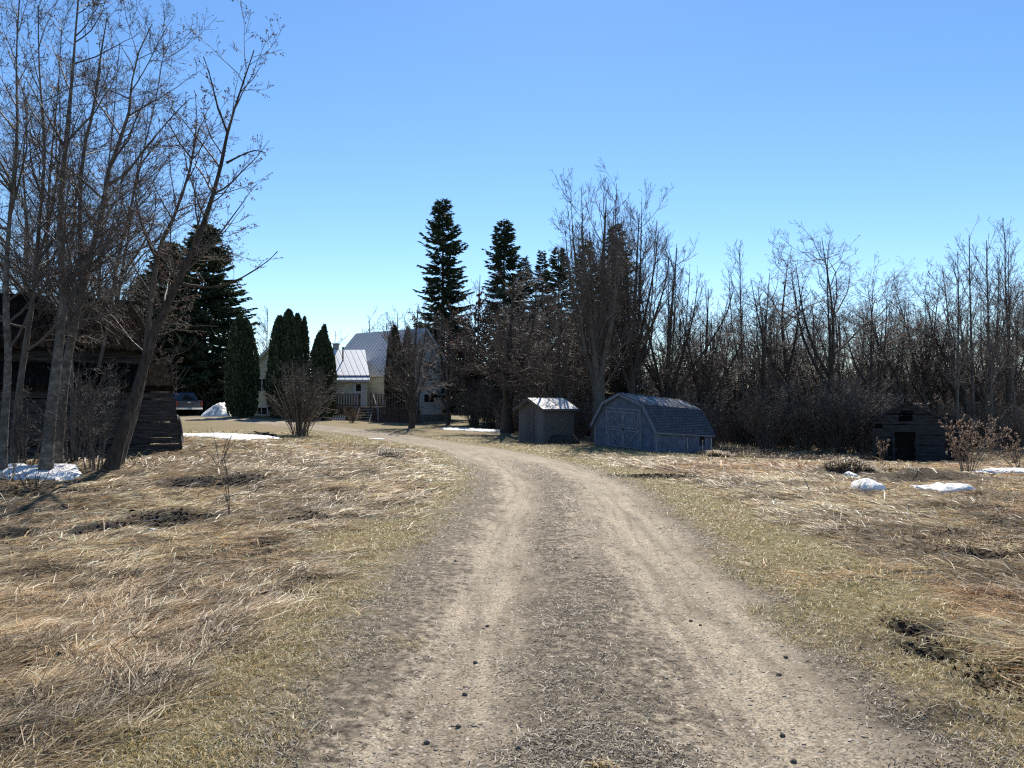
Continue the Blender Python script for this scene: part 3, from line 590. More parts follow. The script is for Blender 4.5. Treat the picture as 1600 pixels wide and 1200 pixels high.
# ---------------------------------------------------------------- the near trees at the left, in front of the old barn
def traced(px, D, Ds=None):
    return [(PX(a, D + (Ds[i] if Ds else 0)), D + (Ds[i] if Ds else 0), PZ(b_, D + (Ds[i] if Ds else 0))) for i, (a, b_) in enumerate(px)]
def near_tree(name, label, lines, seed, bark='bark_mid', twigs=1.0, cnt=20, reach=.34, buds=2500, t0=.25):
    rg = np.random.default_rng(seed); x0, y0, _ = lines[0][0][0]; z0 = G(x0, y0); base = np.array([x0, y0, z0])
    tl = []
    for i, (pts, r0, r1) in enumerate(lines):
        p = np.array(pts) - base
        if i == 0: p[0, 2] = -.15
        tl.append((p, r0 * .86, .006))
    cnt *= 1.32; buds = int(buds * 1.7)
    lv = [dict(cnt=lambda L: L * cnt / 9 * twigs, t0=t0, t1=1.0, ang=.8, angsd=.25, lenf=reach, up=.06, wander=.1, npts=8, rk=.012, rmin=.006, shrink=.55, sides=5),
          dict(cnt=lambda L: 1.5 + L * 3.2, t0=.15, t1=1, ang=.72, angsd=.25, lenf=.5, up=.07, wander=.14, npts=6, rk=.01, rmin=.0042, sides=4),
          dict(cnt=lambda L: 1 + L * 6, t0=.1, t1=1, ang=.7, angsd=.25, lenf=.55, up=.05, wander=.17, npts=4, rk=.007, rmin=.003, sides=3),
          dict(cnt=lambda L: .9 + L * 10, t0=.1, t1=1, ang=.7, angsd=.25, lenf=.6, up=.04, wander=.2, npts=3, rk=.007, rmin=.0026, sides=3)]
    tr, cr, bd = bare_tree(rg, tl, lv, 10, buds=buds, budsize=.009)
    return place_tree(name, label, (x0, y0, z0), tr, cr, bd, bark, 'twig')
near_tree('poplar_tree', 'dark trunk leaning hard to the right in front of the old barn', [
    (traced([(172, 716), (200, 650), (222, 585), (236, 530), (262, 470), (290, 410), (318, 340), (340, 262), (352, 200), (370, 140), (392, 72)], 16.0), .17, .02),
    (traced([(284, 444), (320, 448), (352, 444), (385, 428), (415, 408), (432, 392)], 16.0), .04, .008),
    (traced([(352, 205), (335, 160), (322, 110), (312, 82)], 16.0), .03, .006),
    (traced([(350, 252), (372, 240), (395, 232), (412, 236)], 16.0), .03, .006)], 1, 'bark_dark', twigs=1.0, cnt=19, reach=.27, buds=2600, t0=.33)
near_tree('poplar_tree', 'grey trunk just behind the dark leaning one, forking half way up', [
    (traced([(182, 712), (212, 640), (226, 570), (232, 490), (240, 420), (252, 370), (272, 330), (286, 285), (296, 245), (303, 190), (300, 140)], 16.6), .13, .018),
    (traced([(243, 405), (226, 370), (212, 330), (205, 280)], 16.6), .05, .01),
    (traced([(296, 245), (275, 218), (262, 195), (250, 180)], 16.6), .03, .006)], 2, 'bark_mid', cnt=18, reach=.3, buds=3200)
near_tree('aspen_tree', 'pale grey trunk standing nearest the snow at the left', [
    (traced([(72, 718), (80, 650), (86, 590), (93, 520), (97, 450), (90, 380), (92, 280), (99, 200), (106, 100), (112, 0), (120, -70)], 15.0), .145, .03)], 3, 'bark_pale', cnt=22, reach=.3, buds=2600)
near_tree('aspen_tree', 'pale grey trunk that forks above the barn roof, second behind the snow', [
    (traced([(88, 712), (100, 600), (112, 520), (125, 460), (137, 402), (152, 345), (163, 280), (170, 240), (192, 195), (197, 150), (205, 90), (230, 30)], 15.8), .14, .02),
    (traced([(130, 440), (122, 380), (121, 300), (126, 230), (140, 160), (150, 80), (160, 10)], 15.8), .07, .02),
    (traced([(163, 285), (190, 270), (225, 225), (262, 180), (290, 150)], 15.8), .035, .006)], 4, 'bark_pale', cnt=20, reach=.3, buds=3200)
near_tree('aspen_tree', 'pale trunk hugging the left border of the photo', [
    (traced([(4, 722), (9, 640), (12, 560), (6, 470), (8, 380), (14, 290), (20, 200), (16, 90), (20, -20)], 14.4), .1, .02)], 5, 'bark_pale', cnt=18, reach=.3, buds=1600)
near_tree('aspen_tree', 'slim grey trunk curving up between the left border and the pale trunks', [
    (traced([(22, 712), (30, 610), (42, 520), (50, 450), (54, 400), (58, 330), (64, 260), (60, 180), (52, 90), (50, 0)], 16.2), .1, .018),
    (traced([(52, 420), (70, 350), (82, 290), (88, 220), (84, 120)], 16.2), .04, .01)], 6, 'bark_mid', cnt=17, reach=.32, buds=2000)
near_tree('poplar_tree', 'thin straight stem rising behind the barn roof near its ridge end', [
    (traced([(150, 640), (152, 500), (154, 400), (160, 300), (170, 200), (175, 120), (180, 60)], 24.5), .09, .015)], 7, 'bark_dark', cnt=16, reach=.3, buds=1500)
near_tree('poplar_tree', 'crooked dark stem behind the barn, right of its ridge end', [
    (traced([(176, 640), (180, 500), (187, 430), (196, 380), (200, 330), (208, 280), (215, 220)], 25.0), .13, .02),
    (traced([(190, 425), (215, 390), (236, 345), (240, 300)], 25.0), .06, .012)], 8, 'bark_dark', cnt=18, reach=.35, buds=1500)
near_tree('poplar_tree', 'bare tree behind the barn at the far left', [
    (traced([(40, 640), (35, 480), (40, 380), (30, 260), (36, 160)], 26.0), .14, .02),
    (traced([(36, 470), (80, 400), (110, 330), (120, 240)], 26.0), .06, .012)], 9, 'bark_dark', cnt=20, reach=.35, buds=1200)
near_tree('poplar_tree', 'slim bare tree behind the pale forked trunk', [
    (traced([(118, 660), (108, 520), (104, 430), (112, 330), (122, 250), (140, 170), (150, 100)], 18.5), .08, .015)], 10, 'bark_mid', cnt=20, reach=.36, buds=2500)
def shrub(name, label, px, py, D, H, spread, stems, seed, mt, mc, levels=2, group=None, cnt2=7, rmin=.004, cat='shrub', leaf=None, nleaf=0, lsz=.03):
    rg = np.random.default_rng(seed); x, y = PX(px, D), D; tl = []
    for i in range(stems):
        a = rg.uniform(0, 6.283); s = spread * rg.uniform(.15, 1); h = H * rg.uniform(.6, 1.0) * (1 - .25 * (s / max(spread, .01)) ** 2)
        b0 = np.array([math.cos(a), math.sin(a), 0]) * rg.uniform(0, .18) * spread
        tl.append(([b0 + (0, 0, -.05), b0 + np.array([math.cos(a) * s * .25, math.sin(a) * s * .25, h * .35]), b0 + np.array([math.cos(a) * s * .6, math.sin(a) * s * .6, h * .7]), b0 + np.array([math.cos(a) * s * rg.uniform(.8, 1.1), math.sin(a) * s, h])], rg.uniform(.008, .022) * H / 2.5, rmin))
    lv = [dict(cnt=cnt2, t0=.2, t1=1, ang=.55, angsd=.2, lenf=.42, up=.07, wander=.13, npts=5, rk=.01, rmin=rmin, sides=3),
          dict(cnt=5, t0=.1, t1=1, ang=.6, angsd=.2, lenf=.5, up=.05, wander=.15, npts=3, rk=.01, rmin=rmin, sides=3),
          dict(cnt=3, t0=.1, t1=1, ang=.6, angsd=.2, lenf=.5, up=.05, wander=.15, npts=3, rk=.01, rmin=rmin, sides=3)][:levels]
    tr, cr, bd = bare_tree(rg, tl, lv, 5, buds=nleaf, budsize=lsz)
    o = thing(name, label, cat, (x, y, G(x, y)), 0, group); tr.build('stems', M[mt], o); cr.build('twigs', M[mc], o)
    if bd: bd.build('seed_heads' if leaf == 'seed_head' else 'leaves', M[leaf], o, smooth=False)
    return o
near_tree('poplar_tree', 'thin leaning stem between the pale forked trunk and the dark leaning one', [
    (traced([(140, 705), (150, 600), (168, 500), (182, 400), (205, 300), (222, 220), (238, 150), (250, 70)], 19.5), .07, .015)], 11, 'bark_mid', cnt=20, reach=.34, buds=2200)
near_tree('aspen_tree', 'slim upright stem behind the two pale trunks', [
    (traced([(80, 690), (76, 560), (72, 450), (70, 330), (76, 220), (84, 120), (88, 20)], 21.0), .08, .015)], 12, 'bark_mid', cnt=20, reach=.36, buds=2200)
shrub('shrub', 'tangled bare shrub at the foot of the dark leaning trunk', 150, 712, 15.6, 2.2, 1.1, 15, 21, 'twig', 'twig', 3)
shrub('shrub', 'low bare shrub between the pale trunks and the left border', 40, 715, 16.0, 2.0, 1.3, 13, 22, 'twig', 'twig', 3)
shrub('shrub', 'bare brush crowding the wall of the old barn behind the pale trunks', 110, 700, 17.0, 2.7, 1.5, 13, 23, 'twig', 'twig', 3)
shrub('shrub', 'reddish bare bush growing up past the right end of the barn roof', 215, 700, 23.5, 4.6, 1.9, 26, 24, 'twig_red', 'twig_red', 3)

# ---------------------------------------------------------------- planked buildings
def plank_wall(mb, zs, xl, xr, holes, y, bh, rg, th=.03, ruin=0):
    z = zs[0]
    while z < zs[1] - .02:
        h = bh * rg.uniform(.85, 1.1); zm = z + h / 2; a, b_ = xl(zm), xr(zm)
        if b_ - a > .05:
            iv = [(a, b_)]
            for hx0, hx1, hz0, hz1 in holes:
                if hz0 < zm < hz1:
                    nv = []
                    for p, q in iv:
                        if hx1 <= p or hx0 >= q: nv.append((p, q)); continue
                        if hx0 > p: nv.append((p, hx0))
                        if hx1 < q: nv.append((hx1, q))
                    iv = nv
            for p, q in iv:
                cuts = [p] + sorted([rg.uniform(p, q) for _ in range(int((q - p) / 2.6))]) + [q]
                for c0, c1 in zip(cuts, cuts[1:]):
                    if ruin and rg.random() < ruin: continue
                    if ruin: c1 = min(c1 + rg.uniform(-.05, .09), c1 + .09); c0 -= rg.uniform(-.03, .07)
                    jt = .012 + ruin * .35; t1, t2 = rg.uniform(-jt, jt), rg.uniform(-jt, jt); o = rg.uniform(-.012, .012); g = .008 if rg.random() < .8 else .03
                    mb.hexa([(c0, y + o, z + g + t1), (c1, y + o, z + g + t2), (c1, y + o + th, z + g + t2), (c0, y + o + th, z + g + t1), (c0, y + o - .012, z + h + t1), (c1, y + o - .012, z + h + t2), (c1, y + o + th - .012, z + h + t2), (c0, y + o + th - .012, z + h + t1)])
        z += h
def old_barn():
    rg = random.Random(3); bx, by = -12.5, 19.8; bz = .12
    o = thing('barn', 'dark derelict plank barn behind the trunks at the left', 'barn', (-12.03, 18.16, bz), R(27))
    X = lambda px, D=19.8: PX(px, D) - bx; Z = lambda py, D=19.8: PZ(py, D) - bz
    mb = MB(); top = Z(602)
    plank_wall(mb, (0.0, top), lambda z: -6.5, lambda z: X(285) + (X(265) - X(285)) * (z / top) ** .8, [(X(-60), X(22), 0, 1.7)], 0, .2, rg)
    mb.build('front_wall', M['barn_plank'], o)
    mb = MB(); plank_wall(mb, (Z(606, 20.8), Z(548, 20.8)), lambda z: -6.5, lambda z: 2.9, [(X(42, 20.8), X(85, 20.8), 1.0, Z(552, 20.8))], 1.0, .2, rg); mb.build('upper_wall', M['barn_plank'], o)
    # side wall (faces right), back wall
    mb = MB()
    def sidew(x0, y0, y1, zt0, zt1):
        z = 0.0; 
        while z < max(zt0, zt1):
            h = .2; zm = z + .1; t0 = y0 if zm < zt0 else y0 + (y1 - y0) * (zm - zt0) / max(zt1 - zt0, .01)
            fa, fb = [.34 * (1 - min(q / 2.0, 1)) for q in (z + .008, z + h)]; j_ = rg.uniform(-.012, .012)
            if t0 < y1: mb.hexa([(x0 - .03 + fa, t0, z + .008), (x0 + fa + j_, t0, z + .008), (x0 + fa + j_, y1, z + .008), (x0 - .03 + fa, y1, z + .008), (x0 - .03 + fb, t0, z + h), (x0 + fb + j_, t0, z + h), (x0 + fb + j_, y1, z + h), (x0 - .03 + fb, y1, z + h)])
            z += h
    sidew(X(265) , 0.04, 1.0, top, Z(570, 20.8)); mb.build('lean_to_side_wall', M['barn_plank'], o)
    mb = MB(); xs = 2.9; z = 0.0; rz_ = Z(480, 22.6); ez = Z(552, 20.6)
    while z < ez - .1:
        zm = z + .1; k = 0 if zm < ez else (zm - ez) / (rz_ - ez); a_, b_ = 1.05 + 1.75 * k, 4.55 - 1.75 * k
        if b_ > a_: mb.box(xs - .03, xs, a_, b_, z + .01, z + .2)
        z += .2
    mb.build('side_wall', M['barn_plank'], o)
    MB().box(-6.5, xs, 4.5, 4.55, 0, Z(560, 20.6)).build('back_wall', M['barn_plank'], o)
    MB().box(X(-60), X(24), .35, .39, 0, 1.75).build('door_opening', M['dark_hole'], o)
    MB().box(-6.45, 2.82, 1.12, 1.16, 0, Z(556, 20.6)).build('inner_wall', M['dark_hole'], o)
    # roofs: rows of boards, some gone
    mb = MB(); x = -6.6; xr = 3.05
    hole = (X(52, 22), X(74, 22))
    def rp(t, x, dz=0):   # point on the front slope, t 0 ridge .. 1 eave
        x = x - .75 * (1 - t) * max(0, min(1, (x + 6.6) / (xr + 6.6)))
        return (x, 2.8 - 2.2 * t, rz_ + (ez - rz_) * t + dz + .05 * math.sin(x * 1.3))
    while x < xr:
        wd = rg.uniform(.14, .2); x1 = min(x + wd, xr); ts = 0.0
        if hole[0] < x < hole[1]: ts = rg.uniform(.2, .34)
        te = 1 + rg.uniform(-.02, .04); e = rg.uniform(-.015, .015)
        # the right rake runs outwards
        sh = .42 * (1 if x > xr - 2 else 0) * 0
        for a_, b_ in ((ts, (ts + te) / 2), ((ts + te) / 2 - .01, te)):
            p, q, r_, s_ = rp(a_, x), rp(a_, x1 - .012), rp(b_, x1 - .012), rp(b_, x); up = Vector((0, 0, .035))
            mb.hexa([Vector(s_) + Vector((0, 0, e)), Vector(r_) + Vector((0, 0, e)), Vector(q) + Vector((0, 0, e)), Vector(p) + Vector((0, 0, e)), Vector(s_) + up + Vector((0, 0, e)), Vector(r_) + up + Vector((0, 0, e)), Vector(q) + up + Vector((0, 0, e)), Vector(p) + up + Vector((0, 0, e))])
            e += .01
        x = x1
    for xx in [-6.4 + k * .75 for k in range(9)]:
        mb.bar(rp(0, xx, -.08), rp(1, xx, -.08), .05, .1)
    mb.box(-6.6, xr - .72, 2.74, 2.88, rz_ - .02, rz_ + .09)
    mb.prism([(-6.6, 2.8, rz_), (xr - .75, 2.8, rz_), (xr, 5.0, ez), (-6.6, 5.0, ez)], (0, 0, .04))
    mb.bar((xr + .03, .6, ez - .1), (xr - .72, 2.8, rz_ - .06), .05, .16); mb.bar((xr + .03, 5, ez - .1), (xr - .72, 2.8, rz_ - .06), .05, .16)
    mb.build('roof', M['barn_roof'], o)
    mb = MB(); x = -6.6; xr2 = X(268, 19.8)
    z0, z1 = Z(572, 20.7), Z(605, 19.6)
    while x < xr2:
        x1 = min(x + rg.uniform(.15, .22), xr2); e = rg.uniform(-.02, .02); yo = -.2 + rg.uniform(-.04, .04)
        mb.hexa([(x, yo, z1 + e), (x1 - .012, yo, z1 + e), (x1 - .012, 1.0, z0 + e), (x, 1.0, z0 + e), (x, yo, z1 + e + .035), (x1 - .012, yo, z1 + e + .035), (x1 - .012, 1.0, z0 + e + .035), (x, 1.0, z0 + e + .035)])
        x = x1
    mb.bar((-6.6, -.1, z1 - .05), (xr2, -.1, z1 - .05), .06, .1); mb.build('lean_to_roof', M['barn_roof'], o)
old_barn()
# tyre standing past the barn corner
mb = MB(); n = 28
for ring in range(2): pass
prof = [(.36, -.1), (.44, -.11), (.48, -.07), (.49, 0), (.48, .07), (.44, .11), (.36, .1), (.3, .07), (.3, -.07)]
k = len(prof); mb.v = [(math.cos(a) * r_, t_, math.sin(a) * r_) for a in [2 * math.pi * i / n for i in range(n)] for r_, t_ in prof]
mb.f = [(i * k + j, i * k + (j + 1) % k, ((i + 1) % n) * k + (j + 1) % k, ((i + 1) % n) * k + j) for i in range(n) for j in range(k)]
tx, ty = PX(277, 22.5), 22.5; o = mb.build('tyre', M['rubber'], None, True, loc=(tx, ty, G(tx, ty) + .46)); o.rotation_euler = (R(-8), 0, R(107)); tag(o, 'dark upright tyre seen edge on past the lower corner of the old barn', 'tyre')

# ---------------------------------------------------------------- small garden shed with the bright roof
def small_shed():
    rz = R(-45); o = thing('garden_shed', 'small brown shed with a bright metal roof, left of the blue barn', 'shed', (1.0, 38.64, -.46), rz)
    W, L, H, A = .9, 2.36, 1.8, 2.28
    MB().prism([(-W, 0, 0), (W, 0, 0), (W, 0, H), (0, 0, A), (-W, 0, H)], (0, .05, 0)).build('front_wall', M['shed_front'], o)
    MB().box(W - .05, W, .052, L - .052, 0, H).build('side_wall', M['shed_side'], o); MB().box(-W, -W + .05, .052, L - .052, 0, H).build('side_wall', M['shed_side'], o)
    MB().prism([(-W, L - .05, 0), (W, L - .05, 0), (W, L - .05, H), (0, L - .05, A), (-W, L - .05, H)], (0, .05, 0)).build('back_wall', M['shed_side'], o)
    d = MB().box(-.3, .22, -.035, -.003, .06, 1.72).build('door', M['shed_door'], o)
    t = MB()
    for z in (.08, .86, 1.66): t.box(-.3, .22, -.05, -.037, z, z + .07)
    t.bar((-.28, -.045, .95), (.2, -.045, 1.64), .05, .012, (0, 1, 0)); t.bar((-.28, -.045, .15), (.2, -.045, .84), .05, .012, (0, 1, 0))
    t.build('door_brace', M['shed_front'], d); MB().box(.15, .19, -.075, -.037, .85, .93).build('handle', M['rust'], d)
    e = .17; sl = (A - H) / W
    for s in (1, -1):
        rf = MB().hexa([(s * (W + e), -.25, H - e * sl + .03), (s * (W + e), L + .2, H - e * sl + .03), (0, L + .2, A + .03), (0, -.25, A + .03), (s * (W + e), -.25, H - e * sl + .06), (s * (W + e), L + .2, H - e * sl + .06), (0, L + .2, A + .06), (0, -.25, A + .06)][:8]).build('roof', M['shed_roof'], o)
        MB().bar((s * (W + e), -.28, H - e * sl - .01), (0, -.28, A - .01), .03, .12).build('bargeboard', M['shed_side'], rf)
        MB().box(*sorted((s * (W + e + .002), s * (W + e + .03))), -.25, L + .2, H - e * sl - .06, H - e * sl + .05).build('fascia', M['shed_side'], rf)
small_shed()

# ---------------------------------------------------------------- blue gambrel barn
def blue_barn():
    rz = R(-45); o = thing('gambrel_shed', 'weathered blue grey shed with a barn shaped roof and crossed double doors', 'shed', (5.48, 36.3, -.63), rz)
    warp = lambda x, y, z: (x, y, z - .085 * (.7 * x + .71 * y))
    W, L = 1.82, 5.1; prof = [(-W, 1.2), (-1.22, 2.16), (-.2, 2.68), (1.2, 2.2), (W, 1.16)]
    B = lambda m, n, mat, p=o, **k: m.build(n, M[mat], p, warp=warp, **k)
    B(MB().prism([(-W, 0, -.05), (W, 0, -.05)] + [(x, 0, z) for x, z in prof[::-1]], (0, .05, 0)), 'front_wall', 'blue_ply')
    B(MB().prism([(-W, L - .05, -.05), (W, L - .05, -.05)] + [(x, L - .05, z) for x, z in prof[::-1]], (0, .05, 0)), 'back_wall', 'blue_ply')
    hx0, hx1, hz0, hz1 = 3.9, 4.45, .42, .98
    B(MB().box(W - .05, W, .052, hx0, -.05, 1.14).box(W - .05, W, hx1, L - .052, -.05, 1.14).box(W - .05, W, hx0, hx1, -.05, hz0).box(W - .05, W, hx0, hx1, hz1, 1.14), 'side_wall', 'blue_ply')
    B(MB().box(-W, -W + .05, .052, L - .052, -.05, 1.14), 'side_wall', 'blue_ply')
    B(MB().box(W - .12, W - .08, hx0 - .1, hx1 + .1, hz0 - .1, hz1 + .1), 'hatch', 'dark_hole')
    for q in ((W + .002, W + .02, .0, .1, -.05, 1.1), (W + .002, W + .02, L - .1, L, -.05, 1.1), (W + .002, W + .018, 2.4, 2.46, -.05, 1.1), (-W - .02, -W + .08, -.018, -.002, 0, 1.15), (W - .09, W + .002, -.018, -.002, 0, 1.12)): B(MB().box(*q), 'corner_board', 'blue_trim')
    # roof slabs with overhang
    ov = .14
    pts = [(-W - ov, 1.2 - ov * 1.5)] + prof[1:4] + [(W + ov, 1.16 - ov * 1.5)]
    for i, (nm, mat) in enumerate((('lower_roof', 'shingle'), ('upper_roof', 'shingle'), ('upper_roof', 'shingle'), ('lower_roof', 'shingle'))):
        (x0, z0), (x1, z1) = pts[i], pts[i + 1]; y0, y1 = -.16, L + .14; t = .045; g = .02
        rf = B(MB().hexa([(x0, y0, z0 + g), (x1, y0, z1 + g), (x1, y1, z1 + g), (x0, y1, z0 + g), (x0, y0, z0 + g + t), (x1, y0, z1 + g + t), (x1, y1, z1 + g + t), (x0, y1, z0 + g + t)]), nm, mat)
        B(MB().bar((x0, y0 - .014, z0 - .03), (x1, y0 - .014, z1 - .03), .022, .13), 'bargeboard', 'blue_trim', rf)
        if i == 2:
            rr = random.Random(6); sm = MB(); y = y0 + .05
            while y < y1 - .1:
                wd = rr.uniform(.06, .5) if rr.random() < .4 else rr.uniform(.04, .16); b0, b1 = rr.uniform(0, .25), rr.uniform(.7, 1.0)
                f = lambda u, yy, h: (x0 + (x1 - x0) * u, yy, z0 + (z1 - z0) * u + g + t + h); y2 = min(y + wd, y1 - .02); sk = rr.uniform(-.04, .04)
                sm.hexa([f(b0, y, .003), f(b1, y + sk, .003), f(b1, y2 + sk, .003), f(b0, y2, .003), f(b0, y, .018), f(b1, y + sk, .018), f(b1, y2 + sk, .018), f(b0, y2, .018)])
                y += wd + rr.uniform(.06, .3)
            B(sm, 'worn_strips', 'worn_strip', rf)
    B(MB().box(-W - ov, -W - ov + .03, -.14, L + .12, .94, 1.02).box(W + ov - .03, W + ov, -.14, L + .12, .9, .98), 'fascia', 'blue_trim')
    # double door
    for s, (a_, b_) in (('l', (-.98, -.06)), ('r', (-.05, .88))):
        d = B(MB().box(a_, b_, -.03, -.003, .06, 1.82), 'door', 'blue_ply'); t = MB(); yy = -.048; w_ = .075
        for x in (a_, b_ - w_): t.box(x, x + w_, -.05, -.032, .06, 1.82)
        for z in (.06, .86, 1.0, 1.745): t.box(a_ + w_, b_ - w_, -.05, -.032, z, z + w_)
        for z0, z1 in ((.12, .86), (1.06, 1.75)):
            t.bar((a_ + w_, -.042, z0), (b_ - w_, -.042, z1), w_ * .8, .016, (0, 1, 0)); t.bar((a_ + w_, -.06, z1), (b_ - w_, -.06, z0), w_ * .8, .016, (0, 1, 0))
        B(t, 'crossed_trim', 'blue_trim', d)
    B(MB().box(-.08, .0, -.09, -.052, .9, 1.0), 'latch', 'rust')
    B(MB().box(-1.12, -1.0, -.03, -.002, .02, 1.9).box(.9, 1.02, -.03, -.002, .02, 1.9).box(-1.12, 1.02, -.032, -.002, 1.9, 1.98), 'door_frame', 'blue_trim')
    return o
blue_barn()
for i, (px, py, D, h, lean, lab) in enumerate([(1074.5, 714, 33.6, .78, -.03, 'thin pale stake left of the other two before the blue shed'), (1097, 714, 34.0, .72, .02, 'thin pale stake in the middle before the hatch of the blue shed'), (1109, 715, 34.0, .8, .08, 'leaning pale stake nearest the right end of the blue shed')]):
    x, y = PX(px, D), D; m_ = MB().tube([(0, 0, -.1), (lean * .5, 0, h * .5), (lean, .02, h)], [.022, .02, .016], 7); o = m_.build('stake', M['grey_wood'], None, True, loc=(x, y, G(x, y))); tag(o, lab, 'stake')

# ---------------------------------------------------------------- derelict plank cabin at the right
def cabin():
    rg = random.Random(9); D = 36.0; x = PX(1419, D); bz = PZ(722, D); o = thing('cabin', 'collapsing grey plank cabin at the edge of the woods', 'cabin', (x, D, bz), R(-30))
    W, H, A, L = 1.52, 1.95, 2.82, 4.2
    edge = lambda z: W if z < H else W * (A - z) / (A - H)
    mb = MB(); plank_wall(mb, (0, A), lambda z: -edge(z) - .02, lambda z: edge(z) + .02, [(-.62, .3, 0, 1.42), (-1.42, -.66, 0, 1.02), (-.42, .2, 1.9, 2.52), (-1.6, -1.1, 1.62, 1.8)], 0, .17, rg, .03, .035)
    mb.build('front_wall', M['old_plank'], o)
    mb = MB()
    for s in (-1, 1):
        z = 0
        while z < H - .02:
            h = .17; oo = rg.uniform(-.012, .012); mb.box(*sorted((s * (W + oo), s * (W + oo - .03))), .05, L + rg.uniform(-.3, 0), z + .01, z + h); z += h
    mb.build('side_wall', M['old_plank'], o)
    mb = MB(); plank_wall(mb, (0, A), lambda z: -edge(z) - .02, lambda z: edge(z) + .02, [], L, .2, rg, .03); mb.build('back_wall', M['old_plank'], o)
    t = MB(); t.box(-.7, -.62, -.03, .05, 0, 1.46).box(.3, .38, -.03, .05, 0, 1.46).box(-.7, .38, -.032, .05, 1.462, 1.53).box(-.98, -.9, -.02, .04, 0, 1.02); t.bar((-1.3, -.02, 0), (-1.12, .02, 1.0), .07, .03, (0, 1, 0)); t.build('door_frame', M['old_plank'], o)
    for s_ in (-1, 1): MB().bar((s_ * (W + .2), -.1, H - .02), (-s_ * .06, -.1, A + .12), .03, .09).build('bargeboard', M['old_plank'], o)
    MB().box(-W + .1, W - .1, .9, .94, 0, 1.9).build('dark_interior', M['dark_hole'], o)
    mb = MB()
    def slope(s, miss):
        y = -.2
        while y < L + .1:
            y1 = y + rg.uniform(.14, .2); a_ = 0 if rg.random() > miss else rg.uniform(0, .5); b_ = 1.0 if rg.random() > miss else rg.uniform(.5, .9); e = rg.uniform(-.02, .02)
            sag = -.32 * math.sin(max(0, min(1, y / L)) * 3.1) * (1 if s > 0 else .2)
            f = lambda u, yy, h: (s * (W + .16) * u, yy, A + .05 + (H - .1 - A) * u + sag * (1 - abs(u - .4)) + e + h)
            for u0, u1 in ((a_, (a_ + b_) / 2), ((a_ + b_) / 2, b_)):
                mb.hexa([f(u0, y, 0), f(u1, y, 0), f(u1, y1 - .01, 0), f(u0, y1 - .01, 0), f(u0, y, .03), f(u1, y, .03), f(u1, y1 - .01, .03), f(u0, y1 - .01, .03)])
            y = y1
    slope(-1, .1); slope(1, .45); mb.build('roof', M['old_plank'], o)
    mb = MB(); mb.bar((W + .25, .8, 1.9), (W + 1.0, 1.6, 1.86), .18, .03); mb.bar((W - .2, .3, 2.3), (W + .95, 1.2, 1.82), .16, .03); mb.bar((W + .1, 1.5, 2.3), (W + .7, 2.2, 1.7), .14, .03); mb.bar((W + .85, 1.3, 0), (W + .85, 1.3, 1.85), .09, .09); mb.box(W + .1, W + .95, 1.6, 1.64, 0, 1.55)
    mb.build('fallen_boards', M['old_plank'], o)
cabin()

# ---------------------------------------------------------------- the house
def window(parent, x0, x1, z0, z1, y=-.0, mull=1, name='window'):
    """on a wall whose outside faces -y"""
    f = MB(); t = .07
    f.box(x0 - t, x0, y - .05, y - .002, z0 - t, z1 + t).box(x1, x1 + t, y - .05, y - .002, z0 - t, z1 + t).box(x0, x1, y - .05, y - .002, z1, z1 + t).box(x0, x1, y - .07, y - .002, z0 - t, z0)
    for k in range(mull): xm = x0 + (x1 - x0) * (k + 1) / (mull + 1); f.box(xm - .03, xm + .03, y - .045, y - .012, z0, z1)
    fr = f.build(name, M['trim_white'], parent); MB().box(x0, x1, y - .011, y - .003, z0, z1).build('pane', M['glass'], fr); return fr
def gable_block(root, loc, rz, W, L, H, A, base, wallm, roofm, ov=.35, prefix='', gutter=True):
    """parts under an inner frame: gable faces -y, width 2W in x, length L in y"""
    def warp(px, py, pz):
        c, s = math.cos(rz), math.sin(rz); return (px * c - py * s + loc[0], px * s + py * c + loc[1], pz + loc[2])
    def B(m, n, mat, p=root): return m.build(n, M[mat], p, warp=warp)
    B(MB().prism([(-W, 0, base), (W, 0, base), (W, 0, H), (0, 0, A), (-W, 0, H)], (0, .12, 0)), 'gable_wall', wallm)
    B(MB().box(-W, -W + .12, .122, L - .122, base, H), 'side_wall', wallm); B(MB().box(W - .12, W, .122, L - .122, base, H), 'side_wall', wallm)
    B(MB().prism([(-W, L - .12, base), (W, L - .12, base), (W, L - .12, H), (0, L - .12, A), (-W, L - .12, H)], (0, .12, 0)), 'back_wall', wallm)
    B(MB().box(-W + .02, W - .02, .03, L - .03, -1.2, base - .004), 'foundation', 'concrete')
    sl = (A - H) / W
    for s in (1, -1):
        xe = s * (W + ov); ze = H - ov * sl
        rf = MB().hexa([(xe, -ov, ze + .03), (xe, L + ov, ze + .03), (0, L + ov, A + .03), (0, -ov, A + .03), (xe, -ov, ze + .1), (xe, L + ov, ze + .1), (0, L + ov, A + .1), (0, -ov, A + .1)])
        # the roof keeps its own axes, so that its ribs run down the slope
        ro = rf.build('roof', M[roofm], root); ro.location = loc; ro.rotation_euler = (0, 0, rz)
        MB().bar((xe, -ov - .014, ze - .02), (0, -ov - .014, A - .02), .025, .2).box(*sorted((xe + s * .002, xe + s * .03)), -ov, L + ov, ze - .1, ze + .09).build('fascia', M['trim_white'], ro)
    return warp
